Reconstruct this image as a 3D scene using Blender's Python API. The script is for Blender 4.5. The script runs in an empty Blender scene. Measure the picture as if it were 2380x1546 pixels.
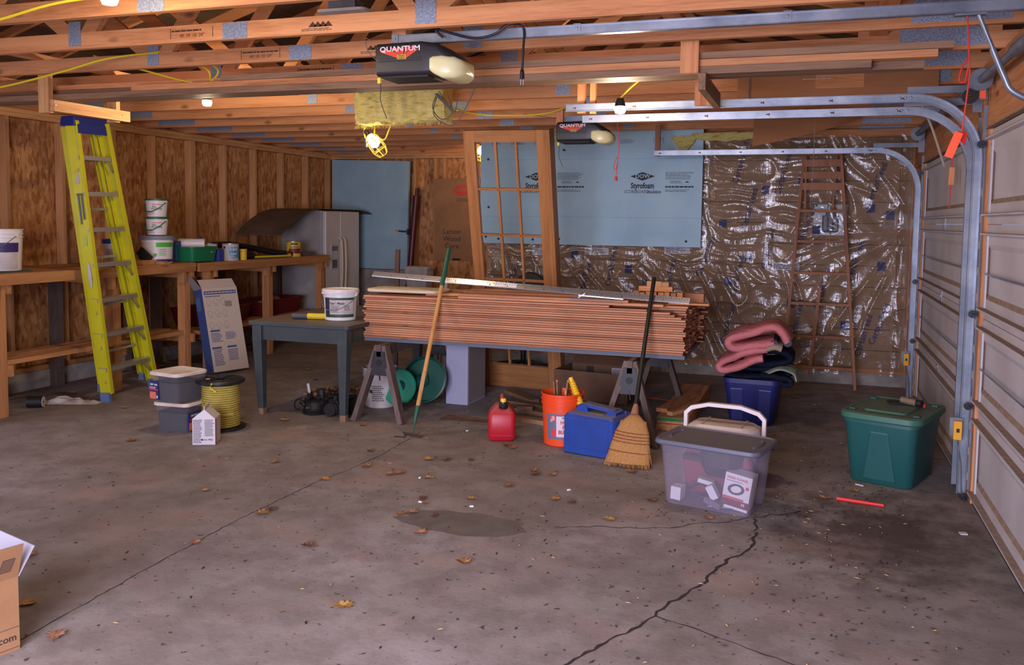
import bpy, bmesh, math, random
from mathutils import Vector, Matrix, Euler
random.seed(7)
PI = math.pi
SC = bpy.context.scene
COL = SC.collection

# ---------------------------------------------------------------- camera
cd = bpy.data.cameras.new('camera'); cam = bpy.data.objects.new('camera', cd); COL.objects.link(cam)
yaw, pitch, roll = .3254, .0739, .0125
fw = Vector((-math.sin(yaw)*math.cos(pitch), math.cos(yaw)*math.cos(pitch), -math.sin(pitch)))
rt = Vector((math.cos(yaw), math.sin(yaw), 0)); dn = fw.cross(rt)
r2 = rt*math.cos(roll) - dn*math.sin(roll); d2 = rt*math.sin(roll) + dn*math.cos(roll)
mm = Matrix((r2, -d2, -fw)).transposed().to_4x4(); mm.translation = Vector((0, 0, 1.60))
cam.matrix_world = mm
cd.sensor_fit = 'HORIZONTAL'; cd.sensor_width = 36; cd.lens = 2059/2380*36
cd.shift_y = -(773-665)/2380; cd.clip_start = .05; cd.clip_end = 100
SC.camera = cam

# ---------------------------------------------------------------- world, daylight, exposure
W = bpy.data.worlds.new('World'); SC.world = W; W.use_nodes = True
bg = W.node_tree.nodes['Background']; bg.inputs[0].default_value = (.62, .72, 1.0, 1); bg.inputs[1].default_value = .42
def area(name, loc, aim, sx, sy, e, col):
    l = bpy.data.lights.new(name, 'AREA'); l.shape = 'RECTANGLE'; l.size = sx; l.size_y = sy; l.energy = e; l.color = col
    o = bpy.data.objects.new(name, l); COL.objects.link(o); o.location = loc
    o.rotation_euler = (Vector(aim)-Vector(loc)).to_track_quat('-Z', 'Y').to_euler(); return o
area('open_doorway_daylight', (-1.35, -.95, 1.25), (-1.35, 1.6, .0), 2.4, 2.1, 280, (.76, .75, 1.0)).data.spread = math.radians(125)
area('side_doorway_daylight', (-6.6, 3.1, 1.1), (-5.2, 4.0, .0), .9, 2.0, 42, (.72, .74, 1.0))
SC.view_settings.view_transform = 'Standard'; SC.view_settings.look = 'None'
SC.view_settings.gamma = 1; SC.view_settings.use_curve_mapping = False
SC.view_settings.exposure = 0.0
BULB_W = 36

# ---------------------------------------------------------------- helpers
def lin(c):
    c /= 255
    return c/12.92 if c <= .04045 else ((c+.055)/1.055)**2.4
def rgb(r, g, b): return (lin(r), lin(g), lin(b), 1)

class MB:
    """collects geometry, then links it as ONE mesh object"""
    def __init__(s): s.v = []; s.f = []; s.k = []
    def add(s, vs, fs, k=0):
        n = len(s.v); s.v += [tuple(v) for v in vs]
        for f in fs: s.f.append([i+n for i in f]); s.k.append(k)
        return s
    def box(s, x0, x1, y0, y1, z0, z1, k=0):
        return s.add([(x, y, z) for x in (x0, x1) for y in (y0, y1) for z in (z0, z1)],
                     [(0, 1, 3, 2), (4, 6, 7, 5), (0, 4, 5, 1), (2, 3, 7, 6), (0, 2, 6, 4), (1, 5, 7, 3)], k)
    def obox(s, c, sx, sy, sz, rot=(0, 0, 0), k=0):
        m = Euler(rot).to_matrix(); c = Vector(c)
        return s.add([c+m@Vector((x*sx/2, y*sy/2, z*sz/2)) for x in (-1, 1) for y in (-1, 1) for z in (-1, 1)],
                     [(0, 1, 3, 2), (4, 6, 7, 5), (0, 4, 5, 1), (2, 3, 7, 6), (0, 2, 6, 4), (1, 5, 7, 3)], k)
    def bar(s, p, q, w, h, up=(0, 0, 1), k=0, w2=None, h2=None):
        p = Vector(p); q = Vector(q); t = (q-p).normalized(); u = Vector(up); sd = t.cross(u).normalized(); u = sd.cross(t)
        w2 = w if w2 is None else w2; h2 = h if h2 is None else h2
        vs = [p+sd*a*w/2+u*b*h/2 for a, b in ((-1, -1), (1, -1), (1, 1), (-1, 1))] + [q+sd*a*w2/2+u*b*h2/2 for a, b in ((-1, -1), (1, -1), (1, 1), (-1, 1))]
        return s.add(vs, [(0, 1, 2, 3), (7, 6, 5, 4), (0, 4, 5, 1), (1, 5, 6, 2), (2, 6, 7, 3), (3, 7, 4, 0)], k)
    def loft(s, rings, k=0, ca=True, cb=True, closed=True):
        n = len(rings[0]); vs = [p for r in rings for p in r]; fs = []
        for i in range(len(rings)-1):
            for j in range(n if closed else n-1):
                a = i*n+j; b = i*n+(j+1) % n; fs.append((a, b, b+n, a+n))
        if ca: fs.append(tuple(range(n-1, -1, -1)))
        if cb: fs.append(tuple(range((len(rings)-1)*n, len(rings)*n)))
        return s.add(vs, fs, k)
    def tube(s, pts, r, n=8, k=0, cap=True):
        pts = [Vector(p) for p in pts]; rings = []; u = None
        for i, p in enumerate(pts):
            t = (pts[min(i+1, len(pts)-1)]-pts[max(i-1, 0)]).normalized()
            if u is None: u = Vector((0, 0, 1)) if abs(t.z) < .9 else Vector((1, 0, 0))
            u = (u-t*u.dot(t)).normalized(); w = t.cross(u)
            rr = r[i] if isinstance(r, (list, tuple)) else r
            rings.append([p+(u*math.cos(a)+w*math.sin(a))*rr for a in (2*PI*j/n for j in range(n))])
        return s.loft(rings, k, cap, cap)
    def lathe(s, prof, n=24, c=(0, 0, 0), m=None, k=0, ca=True, cb=True):
        c = Vector(c); m = m or Matrix.Identity(3)
        return s.loft([[c+m@Vector((r*math.cos(2*PI*j/n), r*math.sin(2*PI*j/n), z)) for j in range(n)] for r, z in prof], k, ca, cb)
    def prism(s, poly, ax, t0, t1, k=0):
        def P(a, b, t): return (t, a, b) if ax == 0 else (a, t, b) if ax == 1 else (a, b, t)
        return s.loft([[P(a, b, t0) for a, b in poly], [P(a, b, t1) for a, b in poly]], k)
    def grid(s, fn, nu, nv, k=0):
        vs = [fn(i/nu, j/nv) for i in range(nu+1) for j in range(nv+1)]; w = nv+1
        return s.add(vs, [(i*w+j, (i+1)*w+j, (i+1)*w+j+1, i*w+j+1) for i in range(nu) for j in range(nv)], k)
    def mesh(s, name, mats, smooth=None, fix=True):
        me = bpy.data.meshes.new(name); me.from_pydata(s.v, [], s.f)
        for m in (mats if isinstance(mats, (list, tuple)) else [mats]): me.materials.append(m)
        if max(s.k, default=0): me.polygons.foreach_set('material_index', s.k)
        if fix:
            bm = bmesh.new(); bm.from_mesh(me); bmesh.ops.recalc_face_normals(bm, faces=bm.faces); bm.to_mesh(me); bm.free()
        if smooth:
            me.polygons.foreach_set('use_smooth', [True]*len(me.polygons)); me.set_sharp_from_angle(angle=math.radians(smooth))
        return me
    def build(s, name, mats, parent=None, smooth=None, bevel=0, loc=None, rot=None, fix=True, seg=2):
        o = bpy.data.objects.new(name, s.mesh(name, mats, smooth, fix)); COL.objects.link(o)
        if parent: o.parent = parent
        if loc: o.location = loc
        if rot: o.rotation_euler = rot
        if bevel:
            b = o.modifiers.new('bevel', 'BEVEL'); b.width = bevel; b.segments = seg; b.limit_method = 'ANGLE'
        return o

def tag(o, label=None, cat=None, group=None, kind=None):
    if label: o['label'] = label
    if cat: o['category'] = cat
    if group: o['group'] = group
    if kind: o['kind'] = kind
    return o
def thing(name, label, cat, loc=(0, 0, 0), rotz=0, group=None, rot=None):
    o = bpy.data.objects.new(name, None); COL.objects.link(o); o.empty_display_size = .1
    o.location = loc; o.rotation_euler = rot or (0, 0, rotz)
    return tag(o, label, cat, group)
def dup(root, loc=None, rot=None, label=None, group=None):
    c = root.copy(); COL.objects.link(c)
    if loc is not None: c.location = loc
    if rot is not None: c.rotation_euler = rot
    if label: c['label'] = label
    if group: c['group'] = group
    def kids(a, b):
        for ch in list(a.children):
            d = ch.copy(); COL.objects.link(d); d.parent = b; kids(ch, d)
    kids(root, c); return c
def rr(cx, cy, w, d, r, z=0, n=4):
    pts = []
    for sx, sy, a0 in ((1, 1, 0), (-1, 1, PI/2), (-1, -1, PI), (1, -1, 1.5*PI)):
        for i in range(n+1):
            a = a0+PI/2*i/n; pts.append((cx+sx*(w/2-r)+r*math.cos(a), cy+sy*(d/2-r)+r*math.sin(a), z))
    return pts
def seglist(a, b, n): return [Vector(a).lerp(Vector(b), i/n) for i in range(n+1)]
def bez(p0, p1, p2, p3, n=12):
    p0, p1, p2, p3 = map(Vector, (p0, p1, p2, p3)); o = []
    for i in range(n+1):
        t = i/n; s = 1-t; o.append(p0*s**3+p1*3*s*s*t+p2*3*s*t*t+p3*t**3)
    return o
def spline(pts, n=6):
    P = [Vector(p) for p in pts]; P = [2*P[0]-P[1]]+P+[2*P[-1]-P[-2]]; o = []
    for i in range(1, len(P)-2):
        for j in range(n):
            t = j/n; a, b, c, d = P[i-1:i+3]
            o.append(.5*((2*b)+(c-a)*t+(2*a-5*b+4*c-d)*t*t+(3*b-a-3*c+d)*t**3))
    o.append(P[-2]); return o
FACE = (PI/2, 0, 0)                      # text plane looking towards -Y
_tc = {}
def tmesh(s, size, bold=0, align='CENTER', sx=1):
    key = (s, size, bold, align, sx)
    if key not in _tc:
        cu = bpy.data.curves.new('lettering', 'FONT'); cu.body = s; cu.size = size; cu.align_x = align; cu.align_y = 'CENTER'
        cu.offset = bold*size; cu.resolution_u = 2
        ob = bpy.data.objects.new('lettering', cu); me = bpy.data.meshes.new_from_object(ob)
        bpy.data.objects.remove(ob); me.name = 'lettering'
        if sx != 1:
            for v in me.vertices: v.co.x *= sx
        _tc[key] = me
    return _tc[key]
def text(s, mat, parent, loc, size, rot=FACE, bold=0, align='CENTER', sx=1, name='lettering'):
    me = tmesh(s, size, bold, align, sx).copy(); me.materials.clear(); me.materials.append(mat)
    o = bpy.data.objects.new(name, me); COL.objects.link(o); o.parent = parent; o.location = loc; o.rotation_euler = rot
    return o
def text_cyl(s, mat, parent, r, ang, z, size, bold=0, sx=1, dr=0, align='CENTER', turn=0):
    """lettering wrapped on a drum of radius r around the parent's z axis; ang in degrees, -90 faces -Y; dr = slope of r over z"""
    me = tmesh(s, size, bold, align, sx).copy(); me.materials.clear(); me.materials.append(mat)
    if turn: me.transform(Matrix.Rotation(turn, 4, 'Z'))
    for v in me.vertices:
        a = math.radians(ang)+v.co.x/r; q = r+dr*v.co.y+.0012; v.co = (q*math.cos(a), q*math.sin(a), z+v.co.y)
    o = bpy.data.objects.new('lettering', me); COL.objects.link(o); o.parent = parent; return o
def patch(mb, r0, r1, a0, a1, z0, z1, k=0, n=10):
    a0 = math.radians(a0); a1 = math.radians(a1)
    def f(u, v):
        a = a0+(a1-a0)*u; r = r0+(r1-r0)*v; return (r*math.cos(a), r*math.sin(a), z0+(z1-z0)*v)
    return mb.grid(f, n, 1, k)
def lines(mb, x0, x1, z0, z1, n, y, frac=.45, k=0, rag=.25):
    """n rows of unreadable small print on a plane at y (facing -Y)"""
    h = (z1-z0)/n
    for i in range(n):
        z = z1-h*(i+.5); e = x1-(x1-x0)*rag*random.random()
        x = x0
        while x < e:
            w = (x1-x0)*random.uniform(.05, .16); w = min(w, e-x)
            mb.add([(x, y, z-h*frac/2), (x+w, y, z-h*frac/2), (x+w, y, z+h*frac/2), (x, y, z+h*frac/2)], [(0, 1, 2, 3)], k)
            x += w+(x1-x0)*.018
    return mb

# ---------------------------------------------------------------- materials
def nodes(name):
    m = bpy.data.materials.new(name); m.use_nodes = True; t = m.node_tree
    return m, t, t.nodes['Principled BSDF']
def N(t, kind, **kw):
    n = t.nodes.new(kind)
    for k, v in kw.items():
        if k.startswith('i_'): n.inputs[int(k[2:]) if k[2:].isdigit() else k[2:]].default_value = v
        else: setattr(n, k, v)
    return n
def ramp(t, fac, stops):
    r = t.nodes.new('ShaderNodeValToRGB'); e = r.color_ramp.elements
    while len(e) < len(stops): e.new(.5)
    for el, (p, c) in zip(e, stops): el.position = p; el.color = c
    t.links.new(fac, r.inputs[0]); return r.outputs[0]
def mixc(t, fac, a, b, mode='MIX'):
    n = t.nodes.new('ShaderNodeMix'); n.data_type = 'RGBA'; n.blend_type = mode
    for sock, val in ((n.inputs[0], fac), (n.inputs[6], a), (n.inputs[7], b)):
        if hasattr(val, 'links'): t.links.new(val, sock)
        else: sock.default_value = val
    return n.outputs[2]
def coords(t, stretch=(1, 1, 1), rot=(0, 0, 0), src='Object'):
    tc = t.nodes.new('ShaderNodeTexCoord'); mp = t.nodes.new('ShaderNodeMapping')
    mp.inputs['Scale'].default_value = stretch; mp.inputs['Rotation'].default_value = rot
    t.links.new(tc.outputs[src], mp.inputs[0]); return mp.outputs[0]
def noise(t, vec, scale, detail=4, rough=.55, dist=0):
    n = N(t, 'ShaderNodeTexNoise'); n.inputs['Scale'].default_value = scale; n.inputs['Detail'].default_value = detail
    n.inputs['Roughness'].default_value = rough; n.inputs['Distortion'].default_value = dist
    t.links.new(vec, n.inputs['Vector']); return n.outputs[0]
def bump(t, b, h, strength, dist=.01):
    n = N(t, 'ShaderNodeBump'); n.inputs['Strength'].default_value = strength; n.inputs['Distance'].default_value = dist
    t.links.new(h, n.inputs['Height']); t.links.new(n.outputs[0], b.inputs['Normal'])
def rnd(t, col, amt):
    """each object, and each part, a little lighter or darker"""
    oi = N(t, 'ShaderNodeObjectInfo'); mr = N(t, 'ShaderNodeMapRange'); mr.inputs[3].default_value = 1-amt; mr.inputs[4].default_value = 1+amt
    t.links.new(oi.outputs['Random'], mr.inputs[0]); hs = N(t, 'ShaderNodeHueSaturation')
    t.links.new(mr.outputs[0], hs.inputs['Value'])
    if hasattr(col, 'links'): t.links.new(col, hs.inputs['Color'])
    else: hs.inputs['Color'].default_value = col
    return hs.outputs[0]
def M(name, c, r=.55, c2=None, ns=14, met=0, bs=0, bscale=60, rand=0, dust=None, spec=None, stretch=(1, 1, 1), trans=0, bd=.004):
    m, t, b = nodes(name); col = c; v = coords(t, stretch)
    if c2: col = mixc(t, ramp(t, noise(t, v, ns), [(.35, (0, 0, 0, 1)), (.65, (1, 1, 1, 1))]), c, c2)
    if rand: col = rnd(t, col, rand)
    if dust:   # dust lies on whatever faces up
        g = N(t, 'ShaderNodeNewGeometry'); sx = N(t, 'ShaderNodeSeparateXYZ'); t.links.new(g.outputs['Normal'], sx.inputs[0])
        f = ramp(t, sx.outputs[2], [(.45, (0, 0, 0, 1)), (.95, (.75, .75, .75, 1))]); col = mixc(t, f, col, dust)
    if hasattr(col, 'links'): t.links.new(col, b.inputs['Base Color'])
    else: b.inputs['Base Color'].default_value = col
    b.inputs['Roughness'].default_value = r; b.inputs['Metallic'].default_value = met
    if spec is not None: b.inputs['Specular IOR Level'].default_value = spec
    if trans: b.inputs['Transmission Weight'].default_value = trans
    if bs: bump(t, b, noise(t, v, bscale), bs, bd)
    return m
def wood(name, c, c2, axis, r=.65, rand=.14, knots=True, fine=1.0, bs=.15):
    m, t, b = nodes(name)
    st = [9, 9, 9]; st[axis] = .55
    v = coords(t, st)
    n1 = noise(t, v, 2.2*fine, 5, .6, .6); n2 = noise(t, v, 14*fine, 3, .6)
    f = N(t, 'ShaderNodeMath', operation='MULTIPLY_ADD'); f.inputs[1].default_value = .45; t.links.new(n2, f.inputs[0]); t.links.new(n1, f.inputs[2])
    col = ramp(t, f.outputs[0], [(.38, c2), (.82, c)])
    if knots:
        s2 = [6, 6, 6]; s2[axis] = 2.6
        vo = N(t, 'ShaderNodeTexVoronoi'); vo.inputs['Scale'].default_value = .75; t.links.new(coords(t, s2), vo.inputs['Vector'])
        kf = ramp(t, vo.outputs['Distance'], [(.05, (.75, .75, .75, 1)), (.12, (0, 0, 0, 1))])
        col = mixc(t, kf, col, tuple(x*.25 for x in c2[:3])+(1,))
    if rand: col = rnd(t, col, rand)
    t.links.new(col, b.inputs['Base Color']); b.inputs['Roughness'].default_value = r; b.inputs['Specular IOR Level'].default_value = .3
    bump(t, b, n2, bs, .003); return m
def emit(name, c, s):
    m, t, b = nodes(name); b.inputs['Base Color'].default_value = c; b.inputs['Emission Color'].default_value = c
    b.inputs['Emission Strength'].default_value = s; return m

FIR = [wood('fir_%s' % 'xyz'[a], rgb(208, 144, 94), rgb(154, 90, 52), a) for a in range(3)]
PINE = [wood('pine_%s' % 'xyz'[a], rgb(206, 156, 104), rgb(160, 104, 62), a) for a in range(3)]
OLDW = [wood('weathered_%s' % 'xyz'[a], rgb(146, 112, 84), rgb(92, 68, 52), a) for a in range(3)]
CEDAR = wood('cedar_x', rgb(190, 132, 96), rgb(146, 94, 66), 0, rand=.22, knots=False, fine=.8)
CEDARB = wood('cedar_dark_x', rgb(164, 108, 78), rgb(130, 80, 56), 0, rand=.12)
OAKZ = wood('oak_z', rgb(172, 118, 70), rgb(128, 80, 44), 2, r=.45, rand=.06, knots=False)
OAKX = wood('oak_x', rgb(172, 118, 70), rgb(128, 80, 44), 0, r=.45, rand=.06, knots=False)
LADW = wood('ladder_wood', rgb(150, 96, 60), rgb(108, 66, 42), 2, r=.55, rand=.1, knots=False)
GREYW = wood('grey_wood', rgb(110, 92, 84), rgb(70, 58, 56), 2, r=.75, rand=.1)
BENCHW = [wood('bench_%s' % 'xyz'[a], rgb(188, 132, 84), rgb(140, 90, 54), a, rand=.10) for a in range(3)]

def osb(name, a, b, c):
    m, t, bs = nodes(name); fl = []
    for i, (sc, rot) in enumerate((((46, 46, 17), (.25, .3, 0)), ((38, 38, 15), (-.3, -.35, .4)))):
        v = coords(t, sc, rot); d = noise(t, v, 1.1, 2)
        mx = N(t, 'ShaderNodeMix', data_type='VECTOR'); mx.inputs[0].default_value = .25
        t.links.new(v, mx.inputs[4]); vo = N(t, 'ShaderNodeTexVoronoi'); vo.inputs['Scale'].default_value = 1
        nn = N(t, 'ShaderNodeTexNoise'); nn.inputs['Scale'].default_value = 1.4; t.links.new(v, nn.inputs['Vector']); t.links.new(nn.outputs[1], mx.inputs[5])
        t.links.new(mx.outputs[1], vo.inputs['Vector']); sp = N(t, 'ShaderNodeSeparateColor'); t.links.new(vo.outputs['Color'], sp.inputs[0]); fl.append(sp.outputs[0])
    k = N(t, 'ShaderNodeMath', operation='MULTIPLY_ADD'); k.inputs[1].default_value = .55; t.links.new(fl[0], k.inputs[0])
    k2 = N(t, 'ShaderNodeMath', operation='MULTIPLY'); k2.inputs[1].default_value = .45; t.links.new(fl[1], k2.inputs[0]); t.links.new(k2.outputs[0], k.inputs[2])
    col = ramp(t, k.outputs[0], [(.08, c), (.45, b), (.9, a)])
    big = noise(t, coords(t), 1.6, 3)
    col = mixc(t, ramp(t, big, [(.35, (.35, .35, .35, 1)), (.7, (0, 0, 0, 1))]), col, tuple(x*.55 for x in b[:3])+(1,))
    t.links.new(col, bs.inputs['Base Color']); bs.inputs['Roughness'].default_value = .6; bs.inputs['Specular IOR Level'].default_value = .25
    bump(t, bs, k.outputs[0], .25, .004); return m
OSB = osb('osb', rgb(222, 170, 112), rgb(190, 132, 82), rgb(138, 86, 50))
STEEL = M('galvanised', rgb(154, 160, 170), .36, rgb(118, 126, 138), 5, met=.55, bs=.08, bscale=40)
STEELD = M('dull_steel', rgb(124, 128, 136), .5, rgb(96, 100, 108), 6, met=.4)
PLATE = M('nail_plate', rgb(158, 166, 180), .45, rgb(122, 130, 146), 90, met=.2, bs=.6, bscale=110)
CREAM = M('door_paint', rgb(196, 188, 188), .5, rgb(182, 172, 172), 3)
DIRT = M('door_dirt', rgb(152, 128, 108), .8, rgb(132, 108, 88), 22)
BLACK = M('black_plastic', rgb(26, 26, 30), .35, bs=.1, bscale=220)
DARK = M('dark', rgb(18, 17, 17), .6)
INK = M('ink', rgb(48, 46, 50), .7)
INKB = M('blue_ink', rgb(52, 56, 98), .7)
WHITE = M('white_plastic', rgb(222, 216, 214), .38)
WHITED = M('white_plastic_dusty', rgb(196, 188, 186), .5, rgb(178, 168, 164), 9)
RED = M('red', rgb(214, 40, 36), .5)
ORANGE = M('orange_tag', rgb(255, 90, 40), .5)
CORDY = M('yellow_cord', rgb(222, 200, 40), .45)
CORDG = M('grey_wire', rgb(96, 88, 82), .5)
WHITEP = M('white_paint', rgb(225, 222, 220), .45)
FOAM = M('blue_foam', rgb(160, 192, 206), .5, rgb(148, 182, 198), 3, bs=.05, bscale=200)
CARD = M('cardboard', rgb(160, 116, 78), .75, rgb(142, 100, 66), 3, bs=.1, bscale=90)
CARDD = M('cardboard_dark', rgb(120, 84, 58), .8, rgb(98, 68, 48), 4)
CONC = M('concrete_wall', rgb(168, 160, 150), .85, rgb(140, 132, 122), 7, bs=.3, bscale=30)
# ================================================================ SETTING
def struct(name, mb, m, parent=None, **kw):
    o = mb.build(name, m, parent, **kw)
    if not parent: o['kind'] = 'structure'
    return o
XL, YB, YR, XR = -6.75, 11.6, 9.45, .92      # stud faces: left wall, far back wall, insulated wall, door wall

def floor_mat():
    m, t, b = nodes('floor_concrete'); v = coords(t)
    n1 = noise(t, v, .9, 6, .6, .4); n2 = noise(t, v, 5, 5, .65); n3 = noise(t, v, 42, 3, .7)
    col = ramp(t, n1, [(.30, rgb(116, 104, 96)), (.5, rgb(142, 130, 122)), (.72, rgb(164, 152, 146))])
    col = mixc(t, ramp(t, n2, [(.40, (.55, .55, .55, 1)), (.58, (0, 0, 0, 1))]), col, rgb(112, 98, 90))
    col = mixc(t, ramp(t, noise(t, v, 1.7, 3), [(.52, (0, 0, 0, 1)), (.7, (.5, .5, .5, 1))]), col, rgb(164, 134, 120))
    # oily dirt tracked in beside the doors, and dirt along the far wall
    def spot(x, y, sx, sy, a):
        mp = N(t, 'ShaderNodeMapping'); mp.inputs['Location'].default_value = (-x/sx, -y/sy, 0); mp.inputs['Scale'].default_value = (1/sx, 1/sy, 0)
        t.links.new(v, mp.inputs[0]); g = N(t, 'ShaderNodeVectorMath', operation='LENGTH'); t.links.new(mp.outputs[0], g.inputs[0])
        ad = N(t, 'ShaderNodeMath', operation='MULTIPLY_ADD'); ad.inputs[1].default_value = .9; t.links.new(n2, ad.inputs[0]); t.links.new(g.outputs['Value'], ad.inputs[2])
        return ramp(t, ad.outputs[0], [(.55, (a, a, a, 1)), (1.35, (0, 0, 0, 1))])
    for sp in ((.45, 4.9, 1.3, 1.7, .8), (-.4, 7.6, 2.0, 1.1, .45), (-.2, 5.3, .7, .5, .45)):
        col = mixc(t, spot(*sp), col, rgb(66, 52, 42))
    grit = ramp(t, noise(t, v, 26, 2, .5), [(.66, (0, 0, 0, 1)), (.72, (.8, .8, .8, 1))])
    col = mixc(t, grit, col, rgb(58, 46, 38))
    t.links.new(col, b.inputs['Base Color']); b.inputs['Roughness'].default_value = .78; b.inputs['Specular IOR Level'].default_value = .3
    ad = N(t, 'ShaderNodeMath', operation='ADD'); t.links.new(n2, ad.inputs[0]); t.links.new(n3, ad.inputs[1])
    bump(t, b, ad.outputs[0], .25, .006); return m
floor = struct('floor', MB().box(XL-.15, XR+.2, -2.2, YB+.15, -.12, 0), floor_mat())
CRACK = M('crack', rgb(46, 38, 34), .9)
def ribbon(name, pts, w, m, z=.0012, jit=0):
    mb = MB(); P = []
    for i in range(len(pts)-1):
        a, b = Vector(pts[i]), Vector(pts[i+1]); k = max(1, int((b-a).length/.035))
        P += [a.lerp(b, j/k) for j in range(k)]
    P.append(Vector(pts[-1])); vs = []
    for i, p in enumerate(P):
        d = (P[min(i+1, len(P)-1)]-P[max(i-1, 0)]).normalized(); n = Vector((-d.y, d.x)); p = p+n*random.uniform(-jit, jit)
        ww = w*random.uniform(.5, 1.5)/2; q, r = p+n*ww, p-n*ww; vs += [(q.x, q.y, z), (r.x, r.y, z)]
    mb.add(vs, [(2*i, 2*i+1, 2*i+3, 2*i+2) for i in range(len(P)-1)])
    return mb.build(name, m, floor, fix=False)
ribbon('crack', [(-.82, 2.9), (-.78, 3.05), (-.67, 3.24), (-.62, 3.36), (-.58, 3.43), (-.56, 3.51), (-.51, 3.66), (-.45, 3.78), (-.4, 3.94), (-.33, 4.22), (-.28, 4.32), (-.23, 4.47), (-.22, 4.69), (-.25, 4.89)], .013, CRACK, jit=.012)
ribbon('crack', [(-.55, 3.5), (-.46, 3.47), (-.34, 3.43), (-.24, 3.39), (-.11, 3.33), (.05, 3.26)], .006, CRACK, jit=.008)
ribbon('crack', [(-.25, 4.91), (-.16, 4.98), (-.08, 5.03), (.0, 5.1)], .011, CRACK, jit=.015)
ribbon('crack', [(-.27, 4.88), (-.38, 4.78), (-.48, 4.73), (-.57, 4.65), (-.69, 4.56), (-.86, 4.5), (-1.03, 4.46), (-1.22, 4.37)], .006, CRACK, jit=.012)
ribbon('control_joint', [(-2.76, 2.2), (-2.81, 3.2), (-2.83, 3.9), (-2.8, 4.64), (-2.75, 4.9), (-2.72, 5.3), (-2.74, 6.0)], .005, CRACK, jit=.006)
ribbon('crack', [(-1.9, 9.1), (-2.1, 8.75), (-2.3, 8.5), (-2.45, 8.1)], .008, CRACK, jit=.03)
mb = MB(); n = 28
mb.add([(-1.70+.36*math.cos(2*PI*i/n)*(1+.1*math.sin(3*i))+.03*math.sin(5*i), 4.26+.17*math.sin(2*PI*i/n)*(1+.08*math.cos(2*i)), .0011) for i in range(n)], [tuple(range(n))])
mb.build('damp_patch', M('damp_concrete', rgb(112, 100, 90), .75, rgb(98, 88, 78), 8), floor, fix=False)

# ---- left wall: OSB between bare studs
wl = struct('wall_left', MB().box(XL-.14, XL-.115, -.5, YB+.1, 0, 2.54), OSB)
y = YB+.09; osb_m = MB().box(-.006, .006, .002, 1.217, 0, 2.3)
pm = osb_m.mesh('osb_panel', OSB)
for i in range(9):
    o = bpy.data.objects.new('osb_panel', pm); COL.objects.link(o); o.parent = wl; o.location = (XL-.107, YB+.09-1.22*(i+1), .2)
sm = MB().box(-.0445, .0445, -.019, .019, .2, 2.462).mesh('stud', PINE[2])
for k in range(-4, 10):
    o = bpy.data.objects.new('stud', sm); COL.objects.link(o); o.parent = wl; o.location = (XL-.0445, 6.04+.615*k, 0)
for k in (2, 4): o = bpy.data.objects.new('stud', sm); COL.objects.link(o); o.parent = wl; o.location = (XL-.0445, 6.04+.615*k+.04, 0)
for z in (2.464, 2.503): MB().box(XL-.089, XL, .5, YB+.09, z, z+.037).build('top_plate', PINE[1], wl)
MB().box(XL-.089, XL, .5, YB, .16, .2).build('sole_plate', BENCHW[1], wl)
MB().box(XL-.12, XL+.03, .5, YB, 0, .16).build('concrete_curb', CONC, wl)
MB().box(XL-.16, XL-.10, -1.9, YB+.25, 2.50, 2.86).build('eave_light_stop', FIR[1], wl)  # added board, closes the left eave gap against leaking daylight
# ---- far back wall of the deeper bay
wb = struct('wall_back', MB().box(XL-.14, -3.4, YB+.115, YB+.14, 0, 2.54), OSB)
pm = MB().box(.002, 1.217, -.006, .006, 0, 1.62).mesh('osb_panel', OSB)
for i in range(3):
    o = bpy.data.objects.new('osb_panel', pm); COL.objects.link(o); o.parent = wb; o.location = (XL-.1+1.13*i, YB+.107, .87)
sm = MB().box(-.019, .019, 0, .089, .87, 2.462).mesh('stud', PINE[2])
for x in (-6.72, -6.3, -5.69, -5.40, -5.08, -4.94, -4.47, -3.86, -3.55):
    o = bpy.data.objects.new('stud', sm); COL.objects.link(o); o.parent = wb; o.location = (x, YB, 0)
for z in (2.464, 2.503): MB().box(XL, -3.5, YB, YB+.089, z, z+.037).build('top_plate', PINE[0], wb)
MB().box(XL, -3.5, YB-.06, YB+.11, 0, .87).build('concrete_curb', CONC, wb)
# ---- short return wall between the bay and the insulated wall
wi = struct('wall_inner', MB().box(-3.46, -3.44, YR+.02, YB+.1, 0, 2.54), OSB)
for yy in (YR+.1, YR+.7, YR+1.3, YR+1.9): MB().box(-3.52, -3.46, yy-.019, yy+.019, .1, 2.46).build('stud', PINE[2], wi)
MB().box(-3.54, -3.45, YR+.02, YB, 2.464, 2.54).build('top_plate', PINE[1], wi)
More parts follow.
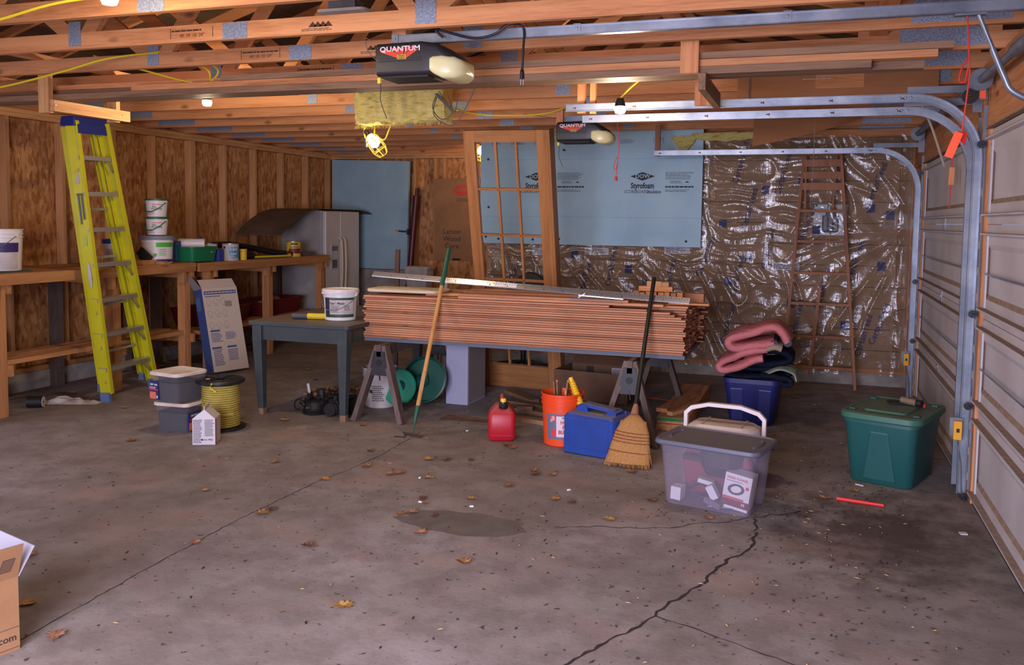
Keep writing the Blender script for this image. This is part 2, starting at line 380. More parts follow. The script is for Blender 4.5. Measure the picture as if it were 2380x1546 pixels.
# ---- insulated wall behind the plastic
wr = struct('wall_rear', MB().box(-3.5, XR+.1, YR+.10, YR+.125, 0, 2.54), OSB)
sm = MB().box(-.019, .019, 0, .089, .16, 2.462).mesh('stud', FIR[2])
xs = [-3.48+.61*i for i in range(8)]+[.9]
for x in xs: o = bpy.data.objects.new('stud', sm); COL.objects.link(o); o.parent = wr; o.location = (x, YR, 0)
MB().box(-3.5, XR+.05, YR, YR+.089, 2.464, 2.54).build('top_plate', FIR[0], wr)
MB().box(-3.5, XR+.05, YR, YR+.089, .12, .16).build('sole_plate', BENCHW[0], wr)
MB().box(-3.5, XR+.05, YR-.01, YR+.1, 0, .12).build('concrete_curb', CONC, wr)
KRAFT = M('kraft_paper', rgb(148, 114, 78), .62, rgb(132, 100, 66), 5, bs=.25, bscale=22)
for a, b in zip(xs, xs[1:]):
    if b-a < .1: continue
    mb = MB()
    def bf(u, v, a=a, b=b):
        x = a+(b-a)*u; z = .16+2.30*v
        return (x, YR-.013+.018*min(1, 9*u, 9*(1-u))-.012*math.sin(PI*u)-.004*math.sin(v*57)*math.sin(PI*u)+.004*math.sin(v*23+a*9), z)
    mb.grid(bf, 6, 46)
    bt = mb.build('insulation_batt', KRAFT, wr, smooth=60, fix=False)
    mb = MB()
    for z in [.35+.21*i for i in range(10)]: mb.box(a+.01, b-.01, YR-.016, YR+.002, z, z+.004)
    mb.build('fold_line', M('fold', rgb(70, 52, 38), .8) if a == xs[0] else bpy.data.materials['fold'], bt)
# blue maker's print running up the paper facing
PR = ('CertainTeed', 'C', 'N', 'CertainTeed', 'D', 'C', 'CertainTeed')
for i, (x, z) in enumerate(((-3.2, .9), (-2.75, 1.15), (-2.35, .95), (-2.05, 1.12), (-1.75, .78), (-1.42, 1.0), (-1.05, 1.25), (-.72, 1.05), (-.62, 1.75), (-.3, 2.1), (-.42, 1.35), (-.12, .62), (-.8, .55), (.12, .95), (.52, .5), (.42, 1.25), (.58, 2.0), (.2, 1.95), (.66, .62), (-1.3, .45), (-2.4, .45), (-.72, 2.22), (-.05, 1.6))):
    rz = random.choice((1.25, 1.33, 1.4))
    text('CertainTeed', INKB, wr, (x, YR-.019, z), .085, (PI/2, -rz, 0), bold=.012)
for x, z in ((-2.5, 1.2), (-1.9, 1.05), (-.85, .95), (-.5, 1.9), (-.65, 1.2), (-.22, .75), (0, 1.5), (.3, .55), (.62, 1.15), (.5, 1.72), (-.35, .5), (-.15, 2.0), (.68, 1.65), (-.92, 1.55), (-2.9, .7)):
    MB().box(x, x+.075, YR-.019, YR-.017, z, z+.085).build('print_block', INKB, wr)
for x, z in ((-2.95, 1.22), (-2.35, 1.24), (-1.48, 1.27), (-.38, 1.13)):
    mb = MB().box(x, x+.27, YR-.020, YR-.017, z, z+.075); lines(mb, x+.02, x+.25, z+.01, z+.065, 4, YR-.0205, k=1)
    mb.build('paper_label', [WHITED, INKB], wr)

# ---- door wall
wd = struct('wall_right', MB().box(XR+.09, XR+.115, -1.2, YR+.1, 2.1, 2.54).box(XR+.09, XR+.115, 8.66, YR+.1, 0, 2.1).box(XR+.09, XR+.115, -1.2, 2.86, 0, 2.1), OSB)
MB().box(XR, XR+.09, .2, YR, 2.15, 2.44).build('header_beam', FIR[1], wd)
MB().box(XR-.002, XR+.09, .2, YR, 2.442, 2.478).build('top_plate', FIR[1], wd)
MB().box(XR, XR+.09, .2, YR, 2.48, 2.54).build('top_plate', FIR[1], wd)
for a, b in ((5.61, 5.87), (8.63, 8.73), (9.36, 9.445), (2.74, 2.87)): MB().box(XR-.0, XR+.088, a, b, 0, 2.149).build('jamb_post', FIR[2], wd)
MB().box(XR+.005, XR+.08, 8.73, 9.36, 0, 2.148).build('osb_panel', OSB, wd)
MB().box(XR+.12, XR+.16, -1.9, YB+.2, 2.45, 2.90).build('eave_light_stop', FIR[1], wd)  # same added light stop along the right eave
# ---- garage doors: four embossed steel sections each
SECT = [(.014, .002), (.014, .046), (.050, .048), (.050, .058), (.014, .060), (.014, .112), (0, .142), (0, .392), (.014, .420), (.014, .472), (.050, .474), (.050, .484), (.014, .486), (.014, .531), (-.02, .531), (-.02, .002)]
def garage_door(name, y0, y1):
    d = thing(name, None, None); del_ = None; d['kind'] = 'structure'
    xf = XR+.03; L = y1-y0
    pm = MB().prism([(-a, b) for a, b in SECT], 1, .0, L).mesh('panel', CREAM)   # swap below keeps x inward
    # prism along Y takes (x,z) pairs
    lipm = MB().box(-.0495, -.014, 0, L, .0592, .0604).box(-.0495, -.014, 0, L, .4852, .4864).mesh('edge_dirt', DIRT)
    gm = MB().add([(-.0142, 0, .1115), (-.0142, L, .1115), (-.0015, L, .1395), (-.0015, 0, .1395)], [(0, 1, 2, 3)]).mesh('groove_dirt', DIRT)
    stile = MB().box(-.022, -.012, 0, .045, .062, .47).mesh('end_stile', CREAM)
    hinge = MB().box(-.020, -.0145, -.018, .018, -.042, .042).tube([(-.024, -.02, 0), (-.024, .02, 0)], .007, 8).mesh('hinge', STEEL)
    roll = MB().tube([(-.055, 0, 0), (-.055, .06, 0)], .006, 6).lathe([(.0, -.008), (.022, -.008), (.022, .008), (0, .008)], 14, (-.055, .07, 0), Matrix.Rotation(PI/2, 3, 'X')).mesh('roller', BLACK)
    for i in range(4):
        z = .012+.533*i
        p = bpy.data.objects.new('panel', pm); COL.objects.link(p); p.parent = d; p.location = (xf, y0, z)
        for me in (lipm, gm): o = bpy.data.objects.new(me.name, me); COL.objects.link(o); o.parent = p; o.location = (0, 0, 0)
        for yy in (.012, L-.062): o = bpy.data.objects.new('end_stile', stile); COL.objects.link(o); o.parent = p; o.location = (0, yy, 0)
        if i:
            for yy in (L*.52,): o = bpy.data.objects.new('hinge', hinge); COL.objects.link(o); o.parent = d; o.location = (xf, y0+yy, z)
        for yy in (-.02, L-.06): o = bpy.data.objects.new('roller', roll); COL.objects.link(o); o.parent = d; o.location = (xf-.01, y0+yy, z+(.02 if i < 3 else .45))
    for z in (1.06, 1.105): pass
    MB().tube([(xf-.03, y0+.1, 1.335), (xf-.03, y1-.1, 1.335)], .006, 6).build('lock_bar', STEEL, d)
    MB().tube([(xf-.03, y0+.1, .80), (xf-.03, y1-.1, .80)], .005, 6).build('lock_bar', STEEL, d)
    MB().box(xf-.05, xf-.02, y0, y1, 2.145, 2.152).build('top_strut', DIRT, d)
    MB().box(xf-.02, xf+.02, y0, y1, 0, .011).build('bottom_seal', DARK, d)
    return d
d1 = garage_door('door_1', 5.87, 8.62)
d2 = garage_door('door_2', 2.87, 5.61)
mb = MB().box(.935, .938, 6.02, 6.10, 1.12, 1.38).box(.933, .935, 6.03, 6.09, 1.13, 1.33, 1); mb.box(.932, .935, 6.02, 6.10, 1.345, 1.375, 2)
mb.build('warning_label', [M('label_yellow', rgb(214, 176, 40), .6), WHITED, RED], d1)

# ---- ceiling: roof deck over trusses
ce = MB()
RID = (-2.9, 3.95)
for a, b in (((XL-.35, 2.60), RID), (RID, (XR+.35, 2.60))):
    ce.prism([a, b, (b[0], b[1]+.02), (a[0], a[1]+.02)], 1, -1.2, YB+.3)
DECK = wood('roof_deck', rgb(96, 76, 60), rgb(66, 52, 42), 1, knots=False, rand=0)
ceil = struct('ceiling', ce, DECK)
chm = MB().box(XL-.1, -2.905, -.019, .019, 0, .089).box(-2.895, XR+.1, -.019, .019, 0, .089).mesh('truss', FIR[0])
tcm = MB()
for sx in (-1, 1):
    ex = XL-.25 if sx < 0 else XR+.25
    tcm.bar((ex, 0, .12), (-2.9, 0, 1.34), .038, .089, (0, 0, 1))
tcm = tcm.mesh('top_chord', FIR[0])
def top(x): return .10+1.24*(1-abs(x+2.9)/4.1)
webs = [MB().bar((x0, 0, .05), (x1, 0, top(x1)-.04), .036, .085, (1, 0, 0)).mesh('web', FIR[0]) for x0, x1 in ((-3.96, -4.85), (-3.9, -2.98), (-1.81, -.95), (-1.87, -2.82))]
def platem(x, w, z0, z1): return MB().box(x-w/2, x+w/2, -.0215, -.0195, z0, z1).mesh('nail_plate', PLATE)
plates = [platem(-2.9, .15, .002, .086), platem(-3.96, .085, .015, .15), platem(-1.81, .11, .015, .15), platem(-6.35, .46, .02, .15), platem(.62, .42, .02, .15)]
heel = MB().bar((-6.75, -.0, .12), (-6.0, -.0, .12), .034, .07).bar((.2, 0, .12), (.9, 0, .12), .034, .07).mesh('heel_wedge', FIR[0])
STAMP = M('stamp_ink', rgb(74, 46, 28), .8)
for k in range(-3, 14):
    yy = 3.40+.625*k
    t_ = bpy.data.objects.new('truss', chm); COL.objects.link(t_); t_.parent = ceil; t_.location = (0, yy, 2.53)
    for me in [tcm]+webs+plates+[heel]:
        o = bpy.data.objects.new(me.name.split('.')[0], me); COL.objects.link(o); o.parent = t_
    if k in (1, 2, 3):   # lumber mill stamps
        mb = MB(); x = -3.3; lines(mb, x, x+.25, .05, .07, 1, -.0205); mb.box(x-.01, x-.007, -.0206, -.0195, .02, .075).box(x+.26, x+.263, -.0206, -.0195, .02, .075)
        mb.build('mill_stamp', STAMP, t_)
        text('49  19  10  24"', STAMP, t_, (-3.17, -.0206, .033), .026)
        if k < 3:
            mb = MB()
            for q in range(4): mb.add([(-2.46+.03*q, -.0206, .035), (-2.41+.03*q, -.0206, .035), (-2.435+.03*q, -.0206, .062)], [(0, 1, 2)])
            lines(mb, -2.5, -2.3, .015, .03, 2, -.0206); mb.build('mill_stamp', STAMP, t_, fix=False)
for x in (-4.9, -.7, -6.0, .3):   # running braces laid across the chords above
    MB().box(x-.045, x+.045, 1.3, YB, 2.621, 2.655).build('brace', FIR[1], ceil)
# walls behind the camera, with the wide open doorway the daylight comes through
wf = struct('wall_front', MB().box(XL-.15, -2.6, -1.15, -1.05, 0, 2.54).box(-.1, XR+.15, -1.15, -1.05, 0, 2.54).box(-2.6, -.1, -1.15, -1.05, 2.40, 2.54), OSB)
# gables close the attic
MB().prism([(XL-.35, 2.55), (XR+.35, 2.55), RID], 1, YB+.25, YB+.27).build('gable', OSB, ceil)
MB().prism([(XL-.35, 2.55), (XR+.35, 2.55), RID], 1, -1.15, -1.13).build('gable', OSB, ceil)

# ================================================================ FOAM BOARD, PLASTIC, OLD LADDER
t = thing('foam_board', 'big blue foam insulation sheet with printed logos screwed over the plastic', 'foam board', (-2.31, 9.32, 1.345))
bd = MB().box(-1.22, 1.22, 0, .05, 0, 1.22).build('sheet', FOAM, t)
for dx, sc in ((-.57, 1), (.60, 1)):
    mb = MB().add([(dx-.13, -.001, .735), (dx, -.001, .69), (dx+.13, -.001, .735), (dx, -.001, .78)], [(0, 1, 2, 3)]); mb.build('logo', INK, t, fix=False)
    text('DOW', FOAM, t, (dx, -.002, .735), .06, bold=.02)
    text('Styrofoam', INK, t, (dx-.0, -.001, .635), .082, bold=.035, sx=.72)
    text('SCOREBOARD', INK, t, (dx-.06, -.001, .573), .048, sx=.85); text('insulation', INK, t, (dx+.125, -.001, .573), .048, bold=.02, sx=.8)
    mb = MB(); x = dx+.24; lines(mb, x, x+.29, .70, .78, 8, -.001, .35); lines(mb, x+.05, x+.18, .66, .69, 4, -.001, .4); lines(mb, x, x+.30, .615, .635, 1, -.001, .8, rag=.02)
    lines(mb, x, x+.27, .57, .60, 3, -.001, .35); mb.add([(x+.2, -.001, .675), (x+.225, -.001, .667), (x+.25, -.001, .675), (x+.225, -.001, .683)], [(0, 1, 2, 3)])
    mb.build('fine_print', INK, t, fix=False)
for x in (-1.08, -.85, -.47, .10, .72, 1.05):
    mb = MB(); lines(mb, x, x+.08, 1.09, 1.13, 3, -.001, .4); mb.box(x-.012, x-.009, -.001, 0, 1.08, 1.14).box(x+.087, x+.09, -.001, 0, 1.08, 1.14); mb.build('fine_print', INK, t, fix=False)
    mb = MB(); lines(mb, x+.25, x+.4, 1.08, 1.125, 3, -.001, .25); mb.build('fine_print', INK, t, fix=False)
for z in (.30, .92): MB().box(-1.219, 1.219, -.0012, 0, z, z+.002).build('score_line', M('foam_line%d' % int(z*9), rgb(96, 134, 160), .6), t)
wm = MB().lathe([(0, 0), (.013, 0), (.013, .004), (0, .004)], 12, (0, -.004, 0), Matrix.Rotation(PI/2, 3, 'X')).mesh('washer', DARK)
for x, z in ((-1.13, .93), (-1.12, .40), (-1.15, .07), (-1.0, .05), (-.60, .05), (-.3, .06), (1.07, .06), (-.26, 1.02)):
    o = bpy.data.objects.new('washer', wm); COL.objects.link(o); o.parent = t; o.location = (x, 0, z)

def film():
    m, t, b = nodes('clear_plastic'); v = coords(t)
    g = N(t, 'ShaderNodeBsdfGlossy'); g.inputs['Roughness'].default_value = .15; g.inputs['Color'].default_value = (.95, .97, 1, 1)
    tr = N(t, 'ShaderNodeBsdfTransparent'); tr.inputs[0].default_value = (.93, .93, .94, 1)
    lw = N(t, 'ShaderNodeLayerWeight'); lw.inputs[0].default_value = .35
    f = ramp(t, lw.outputs['Facing'], [(.0, (.05, .05, .05, 1)), (.5, (.13, .13, .13, 1)), (1, (.6, .6, .6, 1))])
    h1 = noise(t, coords(t, (3, 1, 9), (0, .3, 0)), 1.6, 4, .6, 1.2); h2 = noise(t, coords(t, (14, 1, 3.0), (0, -.25, 0)), 1.3, 3, .6, .8)
    a = N(t, 'ShaderNodeMath', operation='ADD'); t.links.new(h1, a.inputs[0]); t.links.new(h2, a.inputs[1])
    bp = N(t, 'ShaderNodeBump'); bp.inputs['Strength'].default_value = .18; bp.inputs['Distance'].default_value = .03; t.links.new(a.outputs[0], bp.inputs['Height'])
    t.links.new(bp.outputs[0], g.inputs['Normal']); t.links.new(bp.outputs[0], lw.inputs['Normal'])
    mx = N(t, 'ShaderNodeMixShader'); t.links.new(f, mx.inputs[0]); t.links.new(tr.outputs[0], mx.inputs[1]); t.links.new(g.outputs[0], mx.inputs[2])
    t.links.new(mx.outputs[0], t.nodes['Material Output'].inputs['Surface']); return m
FILM = film()
from mathutils import noise as mn
def rg_(x, y, z): return (1-abs(mn.noise((x, y, z)))*2.2)**3 if abs(mn.noise((x, y, z))) < .45 else 0
def pf(u, v):
    x = -3.46+4.30*u; z = .10+2.38*v
    s = ((x+3.48) % .61)/.61; bell = math.sin(PI*s)**2; wx, wz = x+.08*mn.noise((x*2, z*2, 9)), z+.06*mn.noise((x*2.5, z*2, 4))
    y = YR-.030-.03*bell*(.6+.4*mn.noise((x*.7, z*1.3, 0)))
    up = min(1, max(0, (z-.95)/.3)); k = min(1, max(0, (x+.15)/.4))
    y -= up*(1-k)*.042*bell**.6*rg_(wx*1.0+7, wz*9.5+.7*math.sin(s*PI)+.8*mn.noise((x*3, z*2, 40)), 2)           # sagging cross wrinkles between the studs
    y -= (1-up)*(1-k)*.036*rg_((wx*2.6+wz*1.6)*1.7, (wz*1.3-wx*.5)*1.1, 6)   # long slanting wrinkles lower down
    y -= .012*rg_(wx*4, wz*4, 11)
    if k > 0:    # gathered folds running down towards the corner beside the doors
        px, pz = x-.86, z-1.55; an = math.atan2(px, -pz+.001); r_ = math.hypot(px, pz)
        low = min(1, max(0, (1.65-z)/.3)); y -= k*low*.055*(1-abs(math.sin(an*10.5+1.1*mn.noise((an*2, r_*1.2, 21)))))**2.2*min(1, r_*1.6)*(.6+.4*mn.noise((an*9, r_, 3)))
        y -= k*(1-low)*.030*rg_((wx+wz*.8)*4.2, (wz-wx*.8)*1.2, 31)
    return (x, y, z)
mb = MB().grid(pf, 330, 220)
# lower right corner of the sheet wraps round onto the door jamb and trails on the floor
def pf2(u, v): z = .05+2.38*v; return (.84+.06*u, YR-.04-.0*v-.62*u, z)
pl_ = mb.build('plastic_sheet', FILM, None, smooth=None, fix=False); pl_.data.polygons.foreach_set('use_smooth', [True]*len(pl_.data.polygons))
tag(pl_, 'clear crinkled plastic sheeting stapled over the brown paper-faced insulation', 'plastic sheet')
mb = MB().grid(lambda u, v: (.80+.10*math.sin(u*PI*.5)+.02*mn.noise((u*4, v*7, 0)), YR-.07-.62*u, .06+2.05*v+.0*u), 16, 40)
o = mb.build('plastic_sheet', FILM, None, smooth=180, fix=False)
tag(o, 'narrow strip of clear plastic hanging in the corner beside the far garage door', 'plastic sheet')

t = thing('electrical_panel', 'grey breaker box with its cover off behind the plastic and old ladder', 'electrical panel', (.165, YR-.012, 1.49))
MB().box(-.16, .16, 0, .1, 0, .31).build('box', M('panel_grey', rgb(176, 178, 182), .4), t, bevel=.004)
MB().box(-.075, .085, -.004, .001, .03, .2).box(-.045, .055, -.004, .001, .2, .24).build('breaker_opening', M('panel_dark', rgb(70, 66, 70), .6), t)
for q in range(3): MB().box(-.06+.05*q, -.03+.05*q, -.012, -.004, .05, .19).build('breaker', BLACK, t)
MB().tube([(-.1, .05, .31), (-.1, .05, .5), (-.02, .05, .55), (-.02, .05, .9)], .012, 8).build('conduit', WHITE, t)

t = thing('wooden_stepladder', 'old brown wooden ladder leaning against the plastic covered wall', 'ladder', (.1, 9.12, 0))
def LP(x, z): return (x-.1, (YR-.14-9.12)*min(1, z/2.35)+.0, z)
for nm, a, b in (('rail', (-.24, .0), (-.095, 2.36)), ('rail', (.445, .0), (.235, 2.34))):
    MB().bar(LP(*a), LP(*b), .085, .026, (1, 0, 0)).build(nm, LADW, t)
for z in (.2, .5, .82, 1.12, 1.43, 1.73):
    f = z/2.35; MB().bar(LP(-.24+.145*f, z), LP(.445-.21*f, z), .07, .026).build('rung', LADW, t)
for z in (1.97, 2.08, 2.2, 2.31):
    f = z/2.35; p, q = Vector(LP(-.24+.145*f, z)), Vector(LP(.445-.21*f, z)); MB().bar(p+Vector((0, -.03, 0)), q+Vector((0, -.03, 0)), .02, .07).build('slat', LADW, t)
MB().bar(LP(.02, .12), LP(.09, .98), .04, .03, (1, 0, 0)).build('rear_strut', LADW, t)
for x in (-.085, .2): MB().bar(LP(x*.9-.0, 1.75), LP(x, 2.3), .03, .02, (1, 0, 0)).build('side_block', LADW, t)

# ================================================================ FAR BAY
t = thing('foam_board', 'plain blue foam sheet standing on the ledge behind the white fridge', 'foam board', (-6.06, 11.5, .88))
MB().prism([(-.61, 0), (.59, 0), (.62, 1.54), (-.61, 1.57)], 1, 0, .05).build('sheet', FOAM, t)
t = thing('cardboard_carton', 'flat brown door carton with red oval logo standing behind the French door', 'carton', (-4.67, 11.41, 1.029))
MB().box(-.34, .34, 0, .06, 0, 1.14).build('sheet', CARD, t)
mb = MB(); mb.add([(.08+.13*math.cos(a), -.001, .98+.075*math.sin(a)) for a in [2*PI*i/24 for i in range(24)]], [tuple(range(24))]); mb.build('logo', M('carton_red', rgb(196, 64, 50), .7), t, fix=False)
text('LARSON', CARD, t, (.08, -.003, .98), .07, bold=.02, sx=.75)
for i, s in enumerate(('Larson', 'Wood', 'Core')): text(s, INK, t, (-.07, -.001, .405-.1*i), .10)
MB().box(-.06, .06, -.004, 0, .01, .035).build('handle_slot', DARK, t)
mb = MB(); lines(mb, .0, .2, .82, .87, 2, -.001, .3); mb.build('fine_print', INK, t, fix=False)
t = thing('osb_sheet', 'small offcut of oriented strand board standing under the door carton', 'board', (-4.67, 11.41, 0))
MB().box(-.42, .42, 0, .045, 0, 1.028).build('sheet', OSB, t)
t = thing('steel_post', 'maroon painted adjustable post leaning on the back wall between the studs', 'post', (-5.35, 11.35, .6))
MAR = M('maroon_paint', rgb(92, 30, 40), .4, rgb(72, 24, 32), 8)
MB().tube([(-.055, -.04, -.6), (.045, .1, 1.33)], .045, 14).build('tube', MAR, t, smooth=40); MB().tube([(.045, .1, 1.33), (.053, .11, 1.44)], .022, 10).build('screw', MAR, t, smooth=40)
t = thing('bar_clamp', 'small dark clamp with a yellow tip gripping the blue foam edge', 'clamp', (-5.46, 11.42, 1.43))
MB().tube([(-.1, 0, 0), (.06, 0, -.01)], .012, 8).build('bar', INKB, t, smooth=40); MB().tube([(-.16, 0, .01), (-.1, 0, 0)], .009, 8).build('tip', M('tip_yellow', rgb(200, 170, 40), .5), t); MB().box(.03, .05, -.02, .05, -.05, .03).build('jaw', INKB, t)
t = thing('storage_bin', 'small cloudy grey plastic bin standing behind the maroon post base', 'bin', (-5.0, 10.9, .66))
mb = MB(); mb.loft([rr(0, 0, .28, .2, .03, 0), rr(0, 0, .34, .26, .03, .28)]); mb.build('body', WHITED, t, smooth=50); MB().loft([rr(0, 0, .36, .28, .03, .28), rr(0, 0, .36, .28, .03, .305)]).build('rim', WHITED, t)
t = thing('shelf_stand', 'low shadowy stand carrying the cloudy grey bin by the back wall', 'stand', (-5.0, 10.9, 0))
MB().box(-.3, .3, -.2, .2, .62, .655).build('top', OLDW[0], t)
for x in (-.26, .26):
    for yy in (-.16, .16): MB().box(x-.025, x+.025, yy-.025, yy+.025, 0, .62).build('leg', OLDW[2], t)

# refrigerator with its curved hardboard
t = thing('refrigerator', 'white side-by-side refrigerator standing past the end of the workbench', 'refrigerator', (-6.36, 10.65, 0))
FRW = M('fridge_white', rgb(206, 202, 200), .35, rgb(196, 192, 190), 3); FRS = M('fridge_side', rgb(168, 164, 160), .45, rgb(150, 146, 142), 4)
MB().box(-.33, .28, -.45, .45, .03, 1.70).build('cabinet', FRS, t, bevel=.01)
for nm, a, b in (('freezer_door', -.45, -.075), ('fridge_door', -.068, .45)):
    dr = MB().box(.285, .345, a, b, .11, 1.69).build(nm, FRW, t, bevel=.012)
    yy = b-.045 if nm[1] == 'r' and nm[2] == 'e' else a+.045
    hd = MB().tube(spline([(.345, yy, 1.34), (.385, yy, 1.31), (.40, yy, 1.1), (.40, yy, .85), (.385, yy, .64), (.345, yy, .61)], 4), .014, 8).build('handle', M('handle_cream', rgb(206, 190, 160), .4) if nm[1] == 'r' and nm[2] == 'e' else bpy.data.materials['handle_cream'], dr, smooth=50)
    if nm[2] == 'e':
        MB().box(.345, .352, -.33, -.14, .92, 1.26).build('dispenser', M('dispenser', rgb(186, 188, 196), .4), dr)
        MB().box(.352, .356, -.31, -.16, 1.17, 1.23).build('display', M('display', rgb(110, 112, 124), .4), dr); MB().box(.352, .354, -.30, -.17, .94, 1.05).build('recess', M('recess_grey', rgb(96, 92, 92), .5), dr)
MB().box(.25, .30, -.44, .44, .02, .1).build('kick_plate', FRS, t)
for yy in (-.4, .4): MB().box(-.28, .2, yy-.03, yy+.03, 0, .03).build('foot', DARK, t)
HB = M('hardboard', rgb(104, 84, 68), .6, rgb(88, 70, 56), 3)
mb = MB(); 
def hb(u, v, o):
    s = -1.38+2.31*u; z = 1.745-.20*max(0, abs(s)-.47)**2*(2.0 if s < 0 else 1.6); return (-.32+.66*v+.04*u, s, z+o)
mb.loft([[hb(i/24, 0, 0), hb(i/24, 1, 0), hb(i/24, 1, .006), hb(i/24, 0, .006)] for i in range(25)])
o = mb.build('hardboard_sheet', HB, None, smooth=40); o.location = (-6.4, 10.62, -.03); tag(o, 'thin brown hardboard sheet draped in an arch over the refrigerator top', 'board')

# ================================================================ FRENCH DOOR
t = thing('french_door', 'tall oak French door leaning forward on the siding stack', 'door', (-2.60, 8.05, 0), rot=(math.atan2(.58, 2.40), math.radians(.8), math.radians(-3)))
MB().box(.402, .424, -.05, .075, .0, 2.47).build('hinge_jamb', OAKZ, t, bevel=.003)
Wd, Hd, Td = .80, 2.47, .044
for x in (-Wd/2, Wd/2-.105): MB().box(x, x+.105, -Td, 0, 0, Hd).build('stile', OAKZ, t, bevel=.004)
MB().box(-Wd/2+.105, Wd/2-.105, -Td, 0, Hd-.105, Hd).build('top_rail', OAKX, t); MB().box(-Wd/2+.105, Wd/2-.105, -Td, 0, 0, .235).build('bottom_rail', OAKX, t)
x0, x1, z0, z1 = -Wd/2+.105, Wd/2-.105, .235, Hd-.105
for i in (1, 2): x = x0+(x1-x0)*i/3; MB().prism([(x-.011, -Td+.006), (x+.011, -Td+.006), (x+.011, -.006), (x-.011, -.006)], 2, z0, z1).build('muntin', OAKZ, t, bevel=.003)
for i in range(1, 5): z = z0+(z1-z0)*i/5; MB().box(x0, x1, -Td+.006, -.006, z-.011, z+.011).build('muntin', OAKX, t, bevel=.003)
def glass_mat():
    m, t, b = nodes('pane_glass'); g = N(t, 'ShaderNodeBsdfGlossy'); g.inputs['Roughness'].default_value = .02
    tr = N(t, 'ShaderNodeBsdfTransparent'); tr.inputs[0].default_value = (.97, .98, .98, 1); mx = N(t, 'ShaderNodeMixShader')
    lw = N(t, 'ShaderNodeFresnel'); lw.inputs[0].default_value = 1.3; t.links.new(lw.outputs[0], mx.inputs[0]); t.links.new(tr.outputs[0], mx.inputs[1]); t.links.new(g.outputs[0], mx.inputs[2])
    t.links.new(mx.outputs[0], t.nodes['Material Output'].inputs['Surface']); return m
GLASS = glass_mat()
for i in range(3):
    for j in range(5):
        w, h = (x1-x0)/3, (z1-z0)/5
        MB().box(x0+w*i+.01, x0+w*(i+1)-.01, -.024, -.020, z0+h*j+.01, z0+h*(j+1)-.01).build('pane', GLASS, t)

# ================================================================ SIDING STACK ON SAWHORSES
def sawhorse(x, y0, y1, label):
    t = thing('sawhorse', label, 'sawhorse', (x, (y0+y1)/2, 0)); h = (y1-y0)/2
    MB().box(-.019, .019, -h, h, .52, .61).build('beam', GREYW, t)
    for s in (-1, 1):
        for yy, dy in ((-h+.06, -.06), (h-.06, .06)):
            MB().bar((s*.025, yy, .60), (s*.205, yy+dy, 0), .085, .04, (s, 0, 0)).build('leg', GREYW, t)
    for yy in (-h+.05, h-.05):
        MB().prism([(-.085, .37), (.085, .37), (.045, .56), (-.045, .56)], 1, yy-.05, yy-.035).build('bracket', M('bracket_black', rgb(44, 40, 42), .5) if 'bracket_black' not in bpy.data.materials else bpy.data.materials['bracket_black'], t)
        MB().lathe([(0, 0), (.026, 0), (.026, .004), (0, .004)], 12, (0, yy-.05, .47), Matrix.Rotation(PI/2, 3, 'X')).build('bolt_hole', DARK, t)
        MB().tube([(.0, yy-.045, .40), (.01, yy-.045, .33)], .006, 6).build('wing_bolt', DARK, t)
    return t
sawhorse(-3.19, 6.2, 7.45, 'brown wooden sawhorse with metal brackets beside the grey table')
sawhorse(-1.20, 6.2, 7.60, 'brown wooden sawhorse under the broom end of the siding stack')
o = MB().box(-3.42, -.84, 6.40, 7.66, .612, .640).build('foam_board', M('grey_foam', rgb(92, 100, 112), .7)); tag(o, 'grey foam sheet lying across the sawhorses beneath the siding boards', 'foam board')
zt = .641; TH = .0172; n = 0; first = None; GRP = 'cedar siding boards stacked on the sawhorses'
rows = 20; cols = 8
ORD = 'topmost second third fourth fifth sixth seventh eighth ninth tenth eleventh twelfth thirteenth fourteenth fifteenth sixteenth seventeenth eighteenth nineteenth twentieth'.split()
for r in range(rows):
    z = zt+TH*r
    for c in range(cols):
        top = rows-1-(0 if c in (0, 1, 2, 3) else 1 if c < 6 else 4)
        if r > top: continue
        y0 = 6.385+.157*c; xl = -3.42+random.uniform(-.025, .03); xr = -.845+random.uniform(-.015, .012)
        if c == 0:
            if r >= rows-5: xr -= .03*(r-(rows-6))+random.uniform(0, .02)
            if r == rows-1: xr = -1.40
            if r == rows-2: xr = -1.12
            if r >= rows-2: xl += .0
        if c > 4: xr += random.uniform(-.02, .06)
        L = (xr-xl)/2
        dz = random.uniform(-.0, .0012); dy = random.uniform(-.006, .006) if c else random.uniform(-.004, .004)
        # bevelled siding: front edge thicker than its back edge
        mb = MB().prism([(0, .0015), (.150, .003), (.150, TH-.004), (0, TH-.0022)], 0, -L, L)
        o = mb.build('siding_board', CEDARB if (r*7+c*3) % 6 == 0 else CEDAR, None)
        o.location = ((xl+xr)/2, y0+dy, z+dz)
        tag(o, (('reddish siding board at the front of the sawhorse stack, %s from the top' % ORD[top-r]) if c == 0 else 'siding board end in the %s column behind the stack front, %s from the top' % (ORD[c-1], ORD[top-r])), 'board', GRP)
ztop = zt+TH*rows
